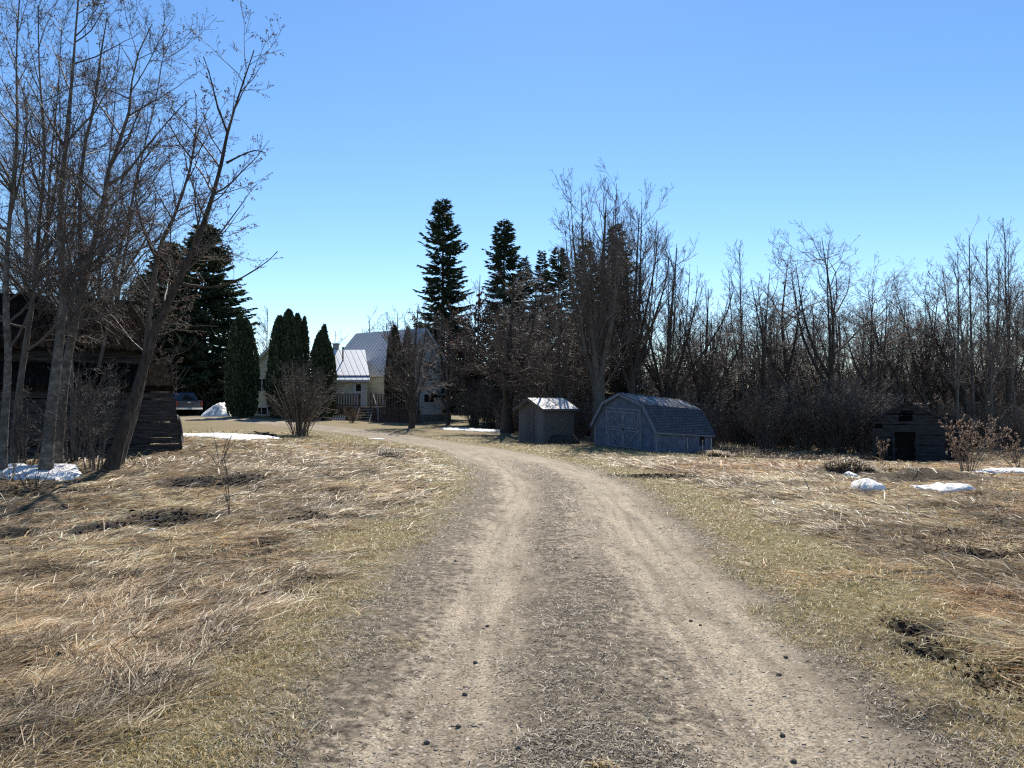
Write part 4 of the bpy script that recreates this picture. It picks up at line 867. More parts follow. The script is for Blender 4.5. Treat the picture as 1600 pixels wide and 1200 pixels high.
def house():
    bx, by, bz = -13.0, 60.0, .3
    o = thing('house', 'cream farmhouse with metal roofs, two gables and a low middle wing', 'house', (bx, by, bz))
    # tall right block, gable turned to the right
    dirx = math.atan2(.81, .59); gx, gy = (-9.83 - 5.43) / 2 - bx, (61 + 67) / 2 - by
    wr = gable_block(o, (gx, gy, -.15), dirx, 3.7, 8.2, 4.1, 7.85, .45, 'siding_grey', 'metal_roof_y')
    def W_(cx, w_, z0, z1, n=1):
        sub = bpy.data.objects.new('window', None)
        return None
    for cx, w_, z0, z1 in ((.75, 1.5, 4.3, 5.05), (.7, 1.3, 1.55, 2.2)):
        f = MB(); x0, x1 = cx - w_ / 2, cx + w_ / 2; t = .08
        f.box(x0 - t, x0, -.05, -.002, z0 - t, z1 + t).box(x1, x1 + t, -.05, -.002, z0 - t, z1 + t).box(x0, x1, -.05, -.002, z1, z1 + t).box(x0, x1, -.05, -.002, z0 - t, z0).box(cx - .03, cx + .03, -.045, -.012, z0, z1)
        fr = f.build('window', M['trim_white'], o, warp=wr); MB().box(x0, x1, -.011, -.003, z0, z1).build('pane', M['glass'], fr, warp=wr)
    # middle wing, roof slope towards the camera
    x0, x1 = PX(470, 58.6) - bx, PX(577, 58.6) - bx + .1; yf = 58.7 - by; yr = 62.8 - by; ez = PZ(590, 58.3) - bz; rz_ = PZ(548, 62.8) - bz
    MB().box(x0, x1 - .3, yf, yf + .12, .5, ez).build('middle_wall', M['siding'], o); MB().box(x0, x1 - .3, yf + 4.6, yf + 4.72, .5, ez).build('middle_wall', M['siding'], o)
    xq = PX(570, 62.8) - bx - .3; em = MB(); em.hexa([(xq - .1, yr, .5), (x1 - .42, yf + .13, .5), (x1 - .32, yf + .13, .5), (xq, yr, .5), (xq - .1, yr, rz_ - .05), (x1 - .42, yf + .13, ez + .08), (x1 - .32, yf + .13, ez + .08), (xq, yr, rz_ - .05)]); em.build('middle_end_wall', M['siding'], o)
    MB().box(x0 + .03, x1 - .33, yf + .03, yf + 4.6, -1, .496).build('middle_foundation', M['concrete'], o)
    sl = (rz_ - ez) / (yr - yf); e = .4; xt = PX(570, 62.8) - bx
    rf = MB(); rf.hexa([(x0, yf - e, ez - e * sl + .02), (x1, yf - e, ez - e * sl + .02), (xt, yr, rz_ + .02), (x0, yr, rz_ + .02), (x0, yf - e, ez - e * sl + .08), (x1, yf - e, ez - e * sl + .08), (xt, yr, rz_ + .08), (x0, yr, rz_ + .08)])
    rf.hexa([(x0, yr, rz_ + .02), (xt, yr, rz_ + .02), (xt, yr + 3, ez + .02), (x0, yr + 3, ez + .02), (x0, yr, rz_ + .08), (xt, yr, rz_ + .08), (xt, yr + 3, ez + .08), (x0, yr + 3, ez + .08)])
    mrf = rf.build('middle_roof', M['metal_roof_x'], o)
    ks = .2; MB().box(x0, x1 - .06, yf - e + .44, yf - e + .5, ez - e * sl + .08 + .44 * sl, ez - e * sl + .15 + .44 * sl + .02).build('snow_guard', M['dark_hole'], mrf)
    MB().box(x0, x1, yf - e - .07, yf - e - .002, ez - e * sl - .08, ez - e * sl + .07).build('gutter', M['trim_white'], mrf)
    px_ = PX(535, 61) - bx; zp = ez + .58 * (rz_ - ez); MB().tube([(px_, 61.1 - by, zp - .1), (px_, 61.1 - by, zp + 1.15)], .06, 10).tube([(px_, 61.1 - by, zp + 1.1), (px_, 61.1 - by, zp + 1.2)], .1, 10).build('vent_pipe', M['rust'], mrf)
    cx = PX(524, 63) - bx; MB().box(cx - .22, cx + .22, 2.9, 3.4, rz_ - .6, rz_ + .55).box(cx - .28, cx + .28, 2.84, 3.46, rz_ + .552, rz_ + .64).build('chimney', M['concrete'], o)
    dx0, dx1 = PX(553, 58.6) - bx, PX(567, 58.6) - bx; dz0 = 1.0
    d = MB().box(dx0, dx1, yf - .05, yf - .003, dz0, dz0 + 2.0).build('door', M['trim_white'], o)
    MB().box(dx0 + .16, dx1 - .16, yf - .06, yf - .052, dz0 + 1.25, dz0 + 1.8).build('pane', M['glass'], d)
    MB().tube([(dx0 + .08, yf - .1, dz0 + .95), (dx0 + .08, yf - .06, dz0 + .95)], .03, 8).build('handle', M['chrome'], d)
    MB().box(dx0 - .1, dx0 - .002, yf - .07, yf - .003, dz0, dz0 + 2.1).box(dx1 + .002, dx1 + .1, yf - .07, yf - .003, dz0, dz0 + 2.1).box(dx0 - .1, dx1 + .1, yf - .07, yf - .003, dz0 + 2.102, dz0 + 2.2).build('door_frame', M['trim_white'], d)
    # left wing with its gable to the camera
    lx = PX(426, 56) - bx; wl = gable_block(o, (lx, 56.2 - by, 0), 0, 1.95, 8.0, 3.85, 5.75, .35, 'siding', 'metal_roof_y', .3)
    for x0w, x1w, z0, z1, ml in ((PX(402, 56) - bx, PX(414, 56) - bx, PZ(611, 56) - bz, PZ(592, 56) - bz, 1), (PX(391, 56) - bx, PX(416, 56) - bx, PZ(648, 56) - bz + .02, PZ(637, 56) - bz, 2)):
        window(o, x0w, x1w, z0, z1, 56.2 - by, ml)
house()
def deck():
    bx, by, bz = -12.0, 55.8, .3
    o = thing('deck', 'brown wooden deck with slatted railing and stairs before the farmhouse', 'deck', (bx, by, bz)); X = lambda p, D=55.8: PX(p, D) - bx
    fl = PZ(636, 56) - bz; x0, x1 = X(505), X(655); g0, g1 = X(563), X(578)
    MB().box(x0, x1, 0, 2.85, fl - .05, fl).box(x0, x1, -.03, -.002, fl - .22, fl).build('floor', M['deck'], o)
    sk = MB(); 
    x = x0
    while x < x1:
        if not (g0 - .1 < x < g1): sk.box(x, x + .13, .02, .045, -.35, fl - .23)
        x += .16
    sk.build('skirt', M['deck'], o)
    def rail(a_, b_, y=0.02, sp=.2, wd=.1):
        t = MB().box(a_, b_, y - .06, y + .06, fl + .95, fl + 1.0).box(a_, b_, y - .02, y + .02, fl + .1, fl + .17); r_ = t.build('railing', M['deck'], o); bl = MB(); x = a_ + .02
        while x < b_ - .05: bl.box(x, x + wd, y - .045, y - .022, fl + .02, fl + .94); x += sp
        bl.build('balusters', M['deck'], r_); pm = MB()
        for xx in np.linspace(a_ + .05, b_ - .05, max(2, int((b_ - a_) / 1.6) + 1)): pm.box(xx - .05, xx + .05, y + .061, y + .16, -.3, fl + 1.05)
        pm.build('posts', M['deck'], r_)
    rail(x0, g0); rail(g1, x1)
    st = MB(); n = 5
    for k in range(n): z = fl - (k + 1) * fl / (n + .3); st.box(g0, g1 + .2, -.28 * (k + 1), -.28 * k - .01, z - .04, z)
    s_ = st.build('stairs', M['grey_wood'], o)
    MB().bar((g1 + .25, -.1, fl + .95), (g1 + .9, -1.5, -.0 + .75), .07, .05).bar((g1 + .9, -1.5, -.2), (g1 + .9, -1.5, .8), .07, .07, (0, 1, 0)).build('stair_rail', M['grey_wood'], s_)
    for gx_ in (g1 + .25, g0 - .03): MB().bar((gx_, -.05, fl - .05), (gx_, -1.45, -.1), .04, .2).build('stringer', M['grey_wood'], s_)
deck()
x, y = PX(518, 53.5), 53.5; mb = MB()  # white slats stand in for sunlight falling through the deck boards
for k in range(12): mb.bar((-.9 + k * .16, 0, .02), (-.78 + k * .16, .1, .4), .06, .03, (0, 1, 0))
mb.bar((-1.0, .05, .16), (1.0, .05, .16), .03, .04); tag(mb.build('sunlight_slats', M['trim_white'], None, loc=(x, y, G(x, y) - .05)), 'low white slats modelled as the sunlight stripes on the ground left of the deck', 'sunlight stripes')

# ---------------------------------------------------------------- pickup
def pickup():
    D = 58.5; x = PX(296, D); o = thing('pickup_truck', 'dark blue pickup parked beyond the old barn, tailgate to the camera', 'truck', (x, D, G(x, D) + .02), R(33))
    # local +y is forward; origin under the tailgate; width 2.0
    w_ = 1.0
    def slab(pts, wa, wb=None): # side profile (y,z) extruded over x, upper pts pulled in
        m_ = MB(); n = len(pts); wb = wb or wa; zs = [p[1] for p in pts]; z0, z1 = min(zs), max(zs)
        ww = lambda z: wa + (wb - wa) * (z - z0) / (z1 - z0); m_.v = [(-ww(z), y, z) for y, z in pts] + [(ww(z), y, z) for y, z in pts]
        m_.f = [tuple(range(n)), tuple(range(n, 2 * n))[::-1]] + [(i, i + n, (i + 1) % n + n, (i + 1) % n) for i in range(n)]; return m_
    arch = lambda c: [(c + .46 * math.cos(a), .42 + .46 * math.sin(a)) for a in [math.pi - k * math.pi / 8 for k in range(9)]]
    low = [(0.02, .55), (0.02, 1.18), (3.6, 1.18), (5.3, 1.1), (5.55, .9), (5.55, .5)] + [(p[0], p[1]) for p in arch(4.65)[::-1]] + [(1.75, .42)] + [(p[0], p[1]) for p in arch(1.15)[::-1]]
    slab(low, .97, .99).build('body', M['truck_paint'], o, bevel=.03)
    slab([(1.98, 1.18), (2.15, 1.82), (3.35, 1.84), (4.0, 1.18)], .95, .74).build('cab', M['truck_paint'], o, bevel=.04)
    MB().hexa([(-.82, 1.98, 1.24), (.82, 1.98, 1.24), (.82, 2.02, 1.24), (-.82, 2.02, 1.24), (-.7, 2.11, 1.74), (.7, 2.11, 1.74), (.7, 2.15, 1.74), (-.7, 2.15, 1.74)]).build('rear_window', M['glass'], o)
    for s in (-1, 1):
        MB().hexa([(s * .957, 2.15, 1.24), (s * .957, 3.75, 1.24), (s * .9, 3.75, 1.24), (s * .9, 2.15, 1.24), (s * .79, 2.28, 1.74), (s * .79, 3.3, 1.74), (s * .74, 3.3, 1.74), (s * .74, 2.28, 1.74)]).build('side_window', M['glass'], o)
        MB().box(*sorted((s * .84, s * .985)), -.015, .03, .72, 1.14).build('tail_lamp', M['lamp_red'], o)
        MB().box(*sorted((s * 1.0, s * 1.22)), 3.5, 3.58, 1.22, 1.42).build('mirror', M['truck_paint'], o)
        for cy in (1.15, 4.65):
            wv = MB().tube([(s * .72, cy, .4), (s * .96, cy, .4)], .4, 24).build('wheel', M['rubber'], o, bevel=.03); MB().tube([(s * .95, cy, .4), (s * .972, cy, .4)], .24, 18).build('rim', M['chrome'], wv)
    t = MB().box(-.8, .8, -.02, .018, .62, 1.16).build('tailgate', M['truck_paint'], o, bevel=.02); MB().box(-.12, .12, -.035, -.022, .98, 1.05).build('handle', M['chrome'], t)
    b_ = MB().box(-.98, .98, -.17, -.022, .45, .62).build('bumper', M['chrome'], o, bevel=.02); MB().box(-.16, .16, -.18, -.172, .48, .6).build('licence_plate', M['plate'], b_)
pickup()

# ---------------------------------------------------------------- snow
def snow(label, px, py, wpx, dm, h, seed, D=None, name='snow_patch', peak=1.0, cat='snow patch', mat='snow'):
    if D is None: x, y = at_ground(px, py)
    else: x, y = (PX(px, D) if px else 2.55), D
    rx = wpx / F * y / 2; ry = dm / 2; rg = np.random.default_rng(seed); nr, na = 22, 90
    r = np.linspace(0, 1, nr); a = np.linspace(0, 2 * np.pi, na, endpoint=False); Rr, A = np.meshgrid(r, a, indexing='ij')
    ed = 1 + .3 * (fbm(np.cos(A) * 1.8 + seed, np.sin(A) * 1.8 + 5, seed) - .5) * 2 + .3 * (fbm(np.cos(A) * 6 + 9, np.sin(A) * 6 + seed, seed) - .5)
    X = x + Rr * ed * rx * np.cos(A); Y = y + Rr * ed * ry * np.sin(A); gz = gfull(X.ravel(), Y.ravel()).reshape(X.shape)
    hh = h * np.clip(1 - Rr ** (2 * peak), 0, 1) ** (.5 if peak >= 1 else .9) * (.55 + .9 * fbm(X * 1.6, Y * 1.6, seed + 3)); hh = hh * ((.75 + .5 * fbm(X * 7, Y * 7, seed + 9)) if h < .5 else .9 + .2 * fbm(X * 4, Y * 4, seed + 9)); Z = gz + hh - .03 * (Rr > .98) + .012
    i, j = np.meshgrid(np.arange(nr - 1), np.arange(na), indexing='ij'); j2 = (j + 1) % na; Q = np.stack([i * na + j, (i + 1) * na + j, (i + 1) * na + j2, i * na + j2], -1).reshape(-1, 4)
    V = np.c_[X.ravel() - x, Y.ravel() - y, Z.ravel() - float(gz[0, 0])]
    o = mk(name, V, Q, None, M[mat], smooth=True, loc=(x, y, float(gz[0, 0]))); return tag(o, label, cat)
snow('wide thin snow patch on the lawn left of the big bare shrub', 352, 683, 150, 4.2, .1, 1)
snow('tall snow heap between the pickup and the column cedar', 350, 650, 60, 3.5, .95, 2, D=56, name='snow_heap', peak=.8)
snow('snow patch in the shade under the near trunks at the left border', 45, 742, 140, 1.5, .13, 3)
snow('long snow patch in front of the tall gable of the house', 745, 668, 110, 2.6, .1, 4, D=47)
snow('rounded lump of old snow in the dead grass at the right', 1354, 768, 44, .7, .17, 5)
snow('flat snow strip on the dead grass beside the rounded lump', 1470, 766, 84, .9, .13, 6)
snow('thin snow strip beneath the brown shrub at the right border', 1570, 738, 100, 1.2, .1, 7)
snow('tiny scrap of snow caught in the muddy hollow at the left', 241, 832, 12, .08, .03, 8)
snow('small remnant of snow at the foot of the grass tussock', 1328, 748, 18, .35, .12, 9)
snow('faint snow remnant along the driveway edge by the lawn', 590, 686, 26, .35, .02, 10)

snow('dark pile slumped against the side of the small shed', 0, 0, 52, 1.1, .42, 12, D=38.55, name='dark_heap', cat='dirt pile', mat='soil')  # low dark dome at the foot of the shed's side wall
# ---------------------------------------------------------------- conifers
def spruce(rg, H, Rb, clear=.06, nb=420, droop=.25, size=.32, shape=.8, gap=.25):
    tr = Geo(); cr = Geo(); p = np.array([(0, 0, -.2), (0.03, 0, H * .5), (0, .02, H)]); P = resample(p, 10)[None]; V, Q = tubes(P, np.linspace(H * .014, .02, 10)[None], 8); tr.add(V, Q)
    t = clear + (1 - clear) * (np.arange(nb) + rg.random(nb)) / nb; t = t ** 1.0; az = rg.uniform(0, 6.283, nb)
    lay = 1 - gap * (vnoise(t * H * 1.1, az * 0, 7) > .55) * rg.random(nb)
    lobe = .75 + .5 * vnoise(np.cos(az) * 1.4 + 3, np.sin(az) * 1.4 + t * 6, 8)
    ln = Rb * (1 - t) ** shape * rg.uniform(.7, 1.12, nb) * lay * lobe + .18
    n = 6; u = np.linspace(0, 1, n)[None]; out = ln[:, None] * u; z = (t * H)[:, None] + ln[:, None] * (-droop * u + (droop * .9) * u ** 2.6 + .08 * (t[:, None] > .75) * u * 4)
    B = np.stack([np.cos(az)[:, None] * out, np.sin(az)[:, None] * out, z], -1); V, Q = tubes(B, np.maximum(.008, .016 * (1 - u)) * np.ones_like(B[..., 0]), 3); cr.add(V, Q)
    # sprays
    ns = np.maximum(6, (ln * 26)).astype(int); idx = np.repeat(np.arange(nb), ns); m = len(idx); s = .12 + .88 * rg.random(m) ** .75
    f = s * (n - 1); i = np.minimum(f.astype(int), n - 2); fr = (f - i)[:, None]; c = B[idx, i] * (1 - fr) + B[idx, i + 1] * fr; T = nrm(B[idx, i + 1] - B[idx, i])
    sd = np.cross(T, np.array([[0, 0, 1.]])); sgn = rg.choice([-1, 1], m)[:, None]; d = nrm(T * .7 + sd * sgn * rg.uniform(.2, 1.1, (m, 1)) + np.array([[0, 0, -.34]]) + rg.normal(0, .15, (m, 3)))
    L = size * rg.uniform(.6, 1.35, (m, 1)) * (1 - .3 * s[:, None]); e = c + d * L; nn = nrm(np.cross(d, rg.normal(size=(m, 3)))) * L * .13
    V = np.stack([c, c + d * L * .45 + nn, e, c + d * L * .45 - nn], 1); Q = (np.arange(m) * 4)[:, None] + np.array([[0, 1, 2, 3]]); cr.add(V.reshape(-1, 3), Q)
    dn = np.cross(d, nn); dn = nrm(dn) * L * .13; V = np.stack([c, c + d * L * .5 + dn, e, c + d * L * .5 - dn], 1); cr.add(V.reshape(-1, 3), Q)
    return tr, cr
def put_spruce(label, px, top, D, Rb, seed, **k):
    Rb *= 1.2
    x = PX(px, D); g = G(x, D); H = PZ(top, D) - g; tr, cr = spruce(np.random.default_rng(seed), H, Rb, **k)
    o = thing('spruce_tree', label, 'spruce', (x, D, g)); tr.build('trunk', M['bark_dark'], o); cr.build('crown', M['spruce'], o, smooth=False); return o
put_spruce('tallest dark spruce, standing alone right behind the farmhouse', 691, 311, 68, 3.5, 31, nb=520, size=.5, shape=.62, gap=.5, droop=.35)
put_spruce('second tall spruce, left edge of the spruce clump', 787, 344, 64, 3.0, 32, nb=500, size=.46, shape=.6, gap=.45, droop=.3)
put_spruce('shorter spruce tucked against the right side of the second tall one', 818, 402, 66, 2.4, 33, nb=380, size=.42, shape=.7)
put_spruce('small pointed spruce top between two broader ones in the clump', 847, 391, 70, 2.2, 34, nb=380, size=.42, shape=.8)
put_spruce('broad spruce top just left of the whippy maple', 873, 386, 66, 2.9, 35, nb=420, size=.44, shape=.7)
put_spruce('spruce seen through the twigs of the tall whippy maple', 916, 374, 64, 2.8, 36, nb=420, size=.42, shape=.7)
put_spruce('dark spruce top rising right of the whippy maple stem', 964, 350, 62, 3.0, 37, nb=460, size=.44, shape=.66)
put_spruce('low spruce shoulder between the last two spruce tops', 944, 408, 66, 2.2, 38, nb=320, size=.42, shape=.7)
put_spruce('big dark spruce left of the column cedars, right of the pair', 318, 352, 66, 4.6, 39, nb=760, size=.52, shape=.55, clear=.03)
put_spruce('big spruce half hidden by the leaning trunks', 262, 378, 68, 4.4, 40, nb=700, size=.52, shape=.6, clear=.03, gap=.5)
put_spruce('smaller spruce seen through twigs above the barn roof', 226, 430, 64, 3.6, 41, nb=500, size=.5, shape=.6)
def thuja(label, px, top, D, W, tips, seed, mat='thuja', name='cedar_tree', bot=None):
    rg = np.random.default_rng(seed); x = PX(px, D); g = G(x, D); H = PZ(top, D) - g; o = thing(name, label, 'cedar', (x, D, g)); cr = Geo(); W *= 1.18
    for (ox, oy, hf, wf) in tips:
        h = H * hf; w_ = W * wf; n = int(5200 * hf * wf)
        t = rg.random(n) ** .9; a = rg.uniform(0, 6.283, n); prof = w_ * np.clip(np.minimum(1, (t + .12) * 3.2), 0, 1) ** .4 * np.clip(1 - t ** 3.2, 0, 1) ** .62
        lump = .82 + .36 * fbm(np.cos(a) * 2 + 4, np.sin(a) * 2 + t * h * .9, seed, 3); rr = prof * lump * (1 - .3 * rg.random(n) ** 2)
        c = np.stack([ox * W + np.cos(a) * rr, oy * W + np.sin(a) * rr, t * h + .1], 1)
        L = rg.uniform(.14, .34, (n, 1)); d = nrm(np.stack([np.cos(a) * .45, np.sin(a) * .45, np.ones(n)], 1) + rg.normal(0, .28, (n, 3))); s = nrm(np.cross(d, rg.normal(size=(n, 3)))) * L * .28
        V = np.stack([c - d * L * .4, c + s, c + d * L * .6, c - s], 1); cr.add(V.reshape(-1, 3), (np.arange(n) * 4)[:, None] + np.array([[0, 1, 2, 3]]))
        # inner hull added to block light, so that the column looks dense
        na, nz = 18, 22; A, T = np.meshgrid(np.linspace(0, 6.283, na, endpoint=False), np.linspace(0, 1, nz), indexing='xy'); pr = w_ * .72 * np.clip(np.minimum(1, (T + .12) * 3.2), 0, 1) ** .4 * np.clip(1 - T ** 3.2, 0, 1) ** .62 * (.8 + .4 * vnoise(np.cos(A) * 3 + 9, np.sin(A) * 3 + T * 8, seed))
        V = np.stack([ox * W + np.cos(A) * pr, oy * W + np.sin(A) * pr, T * h * .96 + .05], -1).reshape(-1, 3); i, j = np.meshgrid(np.arange(nz - 1), np.arange(na), indexing='ij'); j2 = (j + 1) % na
        cr.add(V, np.stack([i * na + j, i * na + j2, (i + 1) * na + j2, (i + 1) * na + j], -1))
    cr.build('crown', M[mat], o, smooth=False); MB().tube([(0, 0, -.2), (0, 0, H * .5)], [.12, .05], 8).build('trunk', M['bark_mid'], o, True); return o
thuja('lone column cedar between the spruces and the left gable', 377, 496, 53, 1.0, [(-.12, 0, 1, .85), (.2, .1, .97, .8)], 51)
thuja('broad cedar of several tips before the left gable', 450, 486, 53.5, 1.0, [(-.55, 0, .94, .72), (0, .05, 1, .8), (.55, 0, .96, .62), (.95, .1, .93, .34)], 52)
thuja('narrow column cedar beside the chimney and middle wing', 503, 510, 53.5, .95, [(0, 0, .94, .9), (.12, 0, 1.0, .4)], 53)
thuja('slim brownish cedar at the left corner of the tall gable', 616, 511, 57.5, .62, [(0, 0, 1, .9), (.1, .3, .9, .9)], 54, 'thuja_brown')
thuja('slimmest brownish cedar directly right of its twin by the tall gable', 637, 516, 57.8, .5, [(0, 0, 1, .85)], 55, 'thuja_brown')

# ---------------------------------------------------------------- big bare trees in the middle
def maple(label, px, base, D, H, spread, stems, seed, mt='bark_mid', mc='twig_far', r0=.3, dens=1.0, upw=.06, whip=0, droop=0, rmin=.009, name='maple_tree', leaf=None, nleaf=0, lsz=.05, fork=.22, reach=.34, group=None, cat='tree'):
    rg = np.random.default_rng(seed); x = PX(px, D); g = G(x, D); tl = []; H *= 1.07; dens *= 1.22
    fz = H * fork
    for i in range(stems):
        a = 6.283 * i / stems + rg.uniform(-.4, .4); s = spread * rg.uniform(.4, 1.0) * (.15 if i == 0 else 1); h = H * (1 if i == 0 else rg.uniform(.72, .95)) * (1 - .15 * (s / spread))
        c, n_ = math.cos(a), math.sin(a); zb = fz * rg.uniform(.6, 1.1)
        if i == 0: pts = [(0, 0, -.2), (0.05, 0, zb), (c * s * .3, n_ * s * .3, h * .5), (c * s * .7, n_ * s * .7, h * .8), (c * s, n_ * s, h)]; r_ = r0
        else: pts = [(0, 0, zb * .9), (c * s * .3, n_ * s * .3, zb + (h - zb) * .25), (c * s * .65, n_ * s * .65, zb + (h - zb) * .55), (c * s * .9, n_ * s * .9, zb + (h - zb) * .8), (c * s, n_ * s, h)]; r_ = r0 * rg.uniform(.4, .6)
        tl.append((pts, r_, .02))
    lv = [dict(cnt=lambda L: L * 1.9 * dens, t0=.18, t1=.97, ang=.75, angsd=.25, lenf=reach, up=upw - droop, wander=.09, npts=8, rk=.013, rmin=rmin * 1.3, shrink=.5, sides=5, side=.6),
          dict(cnt=lambda L: 2 + L * 2.6 * dens, t0=.12, t1=1, ang=.65, angsd=.22, lenf=.5, up=upw, wander=.12, npts=6, rk=.011, rmin=rmin, sides=3),
          dict(cnt=lambda L: 1.5 + L * 3.2 * dens, t0=.1, t1=1, ang=.6, angsd=.22, lenf=.55, up=upw, wander=.14, npts=4, rk=.01, rmin=rmin * .85, sides=3),
          dict(cnt=lambda L: .6 + L * 3.2 * dens, t0=.1, t1=1, ang=.6, angsd=.22, lenf=.6, up=upw, wander=.14, npts=3, rk=.01, rmin=rmin * .75, sides=3)]
    if whip:
        for i in range(whip):
            a = rg.uniform(0, 6.283); s = spread * rg.uniform(.1, .75); h = H * rg.uniform(.85, 1.12) * (1 - .2 * s / spread); c, n_ = math.cos(a), math.sin(a)
            tl.append(([(c * s * .5, n_ * s * .5, H * .35), (c * s * .8, n_ * s * .8, h * .6), (c * s * .95, n_ * s * .95, h * .82), (c * s * 1.05, n_ * s, h)], .06, .012))
    tr, cr, bd = bare_tree(rg, tl, lv, 9, buds=nleaf, budsize=lsz); o = thing(name, label, cat, (x, D, g), 0, group); tr.build('trunk', M[mt], o); cr.build('crown', M[mc], o)
    if bd: bd.build('dead_leaves', M[leaf], o, smooth=False)
    return o
maple('tall whippy maple between the two sheds, its shoots reaching highest', 935, 650, 42, 13.2, 3.7, 8, 61, r0=.46, whip=9, dens=.75, upw=.13, fork=.3)
maple('bare maple standing behind the ridge of the blue shed', 987, 640, 44, 13.0, 4.0, 8, 62, r0=.26, whip=8, dens=.75, upw=.13, mt='bark_dark', fork=.3)
maple('bare maple fanning out over the right end of the blue shed', 1040, 640, 46, 11.6, 5.2, 9, 63, r0=.25, whip=5, dens=.75, upw=.11, mt='bark_dark')
maple('wide brown maple with low arching limbs above the small shed', 868, 650, 44, 8.6, 4.6, 12, 64, mc='twig_red', r0=.3, dens=1.3, upw=.02, droop=.05, fork=.16)
maple('broad brown maple on a thick dark trunk left of the small shed', 792, 650, 46, 9.2, 4.3, 10, 65, mc='twig_red', mt='bark_dark', r0=.42, dens=1.2, upw=.02, droop=.05, fork=.28)
maple('russet tree still holding dead leaves at the right corner of the house', 738, 655, 56, 8.8, 2.3, 7, 66, mc='twig_red', mt='bark_dark', r0=.2, dens=.9, upw=.04, leaf='dead_leaf', nleaf=16000, lsz=.038)
maple('russet leafy tree crowding the foot of the tallest spruce', 692, 655, 74, 11.5, 3.6, 7, 67, mc='twig_red', mt='bark_dark', r0=.2, dens=.8, upw=.04, leaf='dead_leaf', nleaf=14000, lsz=.04)
maple('brown bare maple filling the gap behind the small shed', 905, 645, 49, 9.6, 3.8, 9, 76, mc='twig_red', mt='bark_dark', r0=.25, dens=1.15, upw=.06)
maple('brown bare maple behind the thick dark trunk', 830, 645, 53, 10.2, 3.8, 9, 77, mc='twig_red', mt='bark_dark', r0=.25, dens=1.1, upw=.06)
maple('bare maple far behind the blue shed doors', 955, 645, 51, 10.8, 4.0, 9, 78, mt='bark_dark', r0=.25, dens=1.1, upw=.08)
maple('thin bare tree rising between the two tallest spruces', 745, 650, 58, 11.2, 1.8, 5, 68, r0=.15, dens=.8, upw=.1)
maple('bare tree at the right edge of the maples, over the path to the woods', 1100, 640, 46, 9.2, 3.2, 7, 69, r0=.22, dens=.9, upw=.08, mt='bark_dark')
maple('leafless yard tree with a short dark trunk in front of the deck', 643, 668, 46, 7.2, 3.2, 8, 70, mc='twig_far', mt='bark_dark', r0=.2, dens=1.1, upw=.08, name='yard_tree', fork=.14, rmin=.008, reach=.42)
maple('bare grey tree screening the right edge of the tall gable', 700, 655, 54, 8.4, 3.0, 8, 79, mt='bark_dark', r0=.16, dens=.9, upw=.07)
maple('slender pale birch far behind the left gable', 416, 640, 78, 10.6, .8, 2, 71, mt='bark_pale', mc='twig_far', r0=.1, dens=.7, upw=.1, name='birch_tree', fork=.5, rmin=.01)
maple('bare tree behind the ridge of the middle wing', 575, 640, 76, 9.6, 2.6, 6, 72, r0=.2, dens=.8, name='poplar_tree', fork=.3)
maple('bare tree behind the roof peak, right of its neighbour', 618, 640, 75, 10.2, 2.4, 6, 73, r0=.2, dens=.8, name='poplar_tree', fork=.3)
maple('low bare tree behind the narrow column cedar', 520, 640, 82, 8.8, 2.4, 6, 74, r0=.18, dens=.7, name='poplar_tree', fork=.3)
maple('bare tree behind the broad cedar at the left', 462, 640, 84, 8.8, 2.4, 6, 75, r0=.18, dens=.7, name='poplar_tree', fork=.3)
shrub('shrub', 'big rounded bare shrub beside the lawn snow patch', 470, 688, 34.0, 3.35, 1.9, 60, 81, 'twig_pale', 'twig', 3, cnt2=8, rmin=.0055)
shrub('shrub', 'small straw coloured shrub at the foot of the deck stairs', 550, 660, 50.0, 1.1, .9, 34, 82, 'twig_pale', 'twig_pale', 2, cnt2=6, rmin=.007)
shrub('shrub', 'dark low bush leaning against the deck behind the white sunlight slats', 505, 655, 54.6, 1.3, 1.3, 40, 83, 'twig', 'twig', 2, cnt2=7, rmin=.009)
shrub('dead_shrub', 'brown shrub with curled seed heads before the old cabin', 1512, 748, 22.5, 1.75, 1.05, 16, 84, 'twig_pale', 'twig_pale', 3, cnt2=6, rmin=.0045, leaf='seed_head', nleaf=700, lsz=.021)
shrub('dead_shrub', 'lower brown shrub touching the right border', 1592, 735, 24.0, 1.3, 1.1, 16, 85, 'twig_pale', 'twig_pale', 3, cnt2=6, rmin=.0045, leaf='seed_head', nleaf=500, lsz=.02)
shrub('dead_weed', 'small dry weed with seed heads before the cabin doorway', 1376, 728, 30, 1.1, .35, 5, 86, 'twig_pale', 'twig_pale', 2, cnt2=5, rmin=.0055, leaf='seed_head', nleaf=60, lsz=.024)
shrub('sapling', 'lone leafless sapling stem standing in the flattened grass at the left', 362, 812, 10.3, .95, .12, 2, 87, 'twig', 'twig', 2, cnt2=4, rmin=.0025)
shrub('sapling', 'thin bare twigs sprouting before the lawn snow patch', 345, 735, 16.5, .9, .5, 6, 88, 'twig', 'twig', 1, cnt2=4, rmin=.003)
shrub('sapling', 'bare shoots sticking up beside the shaded snow at the left', 55, 790, 12.6, .8, .55, 7, 89, 'twig', 'twig', 1, cnt2=4, rmin=.0025)
shrub('dead_weed', 'dry weed stalks beside the left snow patch under the trees', 20, 765, 13.5, .6, .5, 9, 90, 'twig_pale', 'twig_pale', 1, cnt2=4, rmin=.0025)

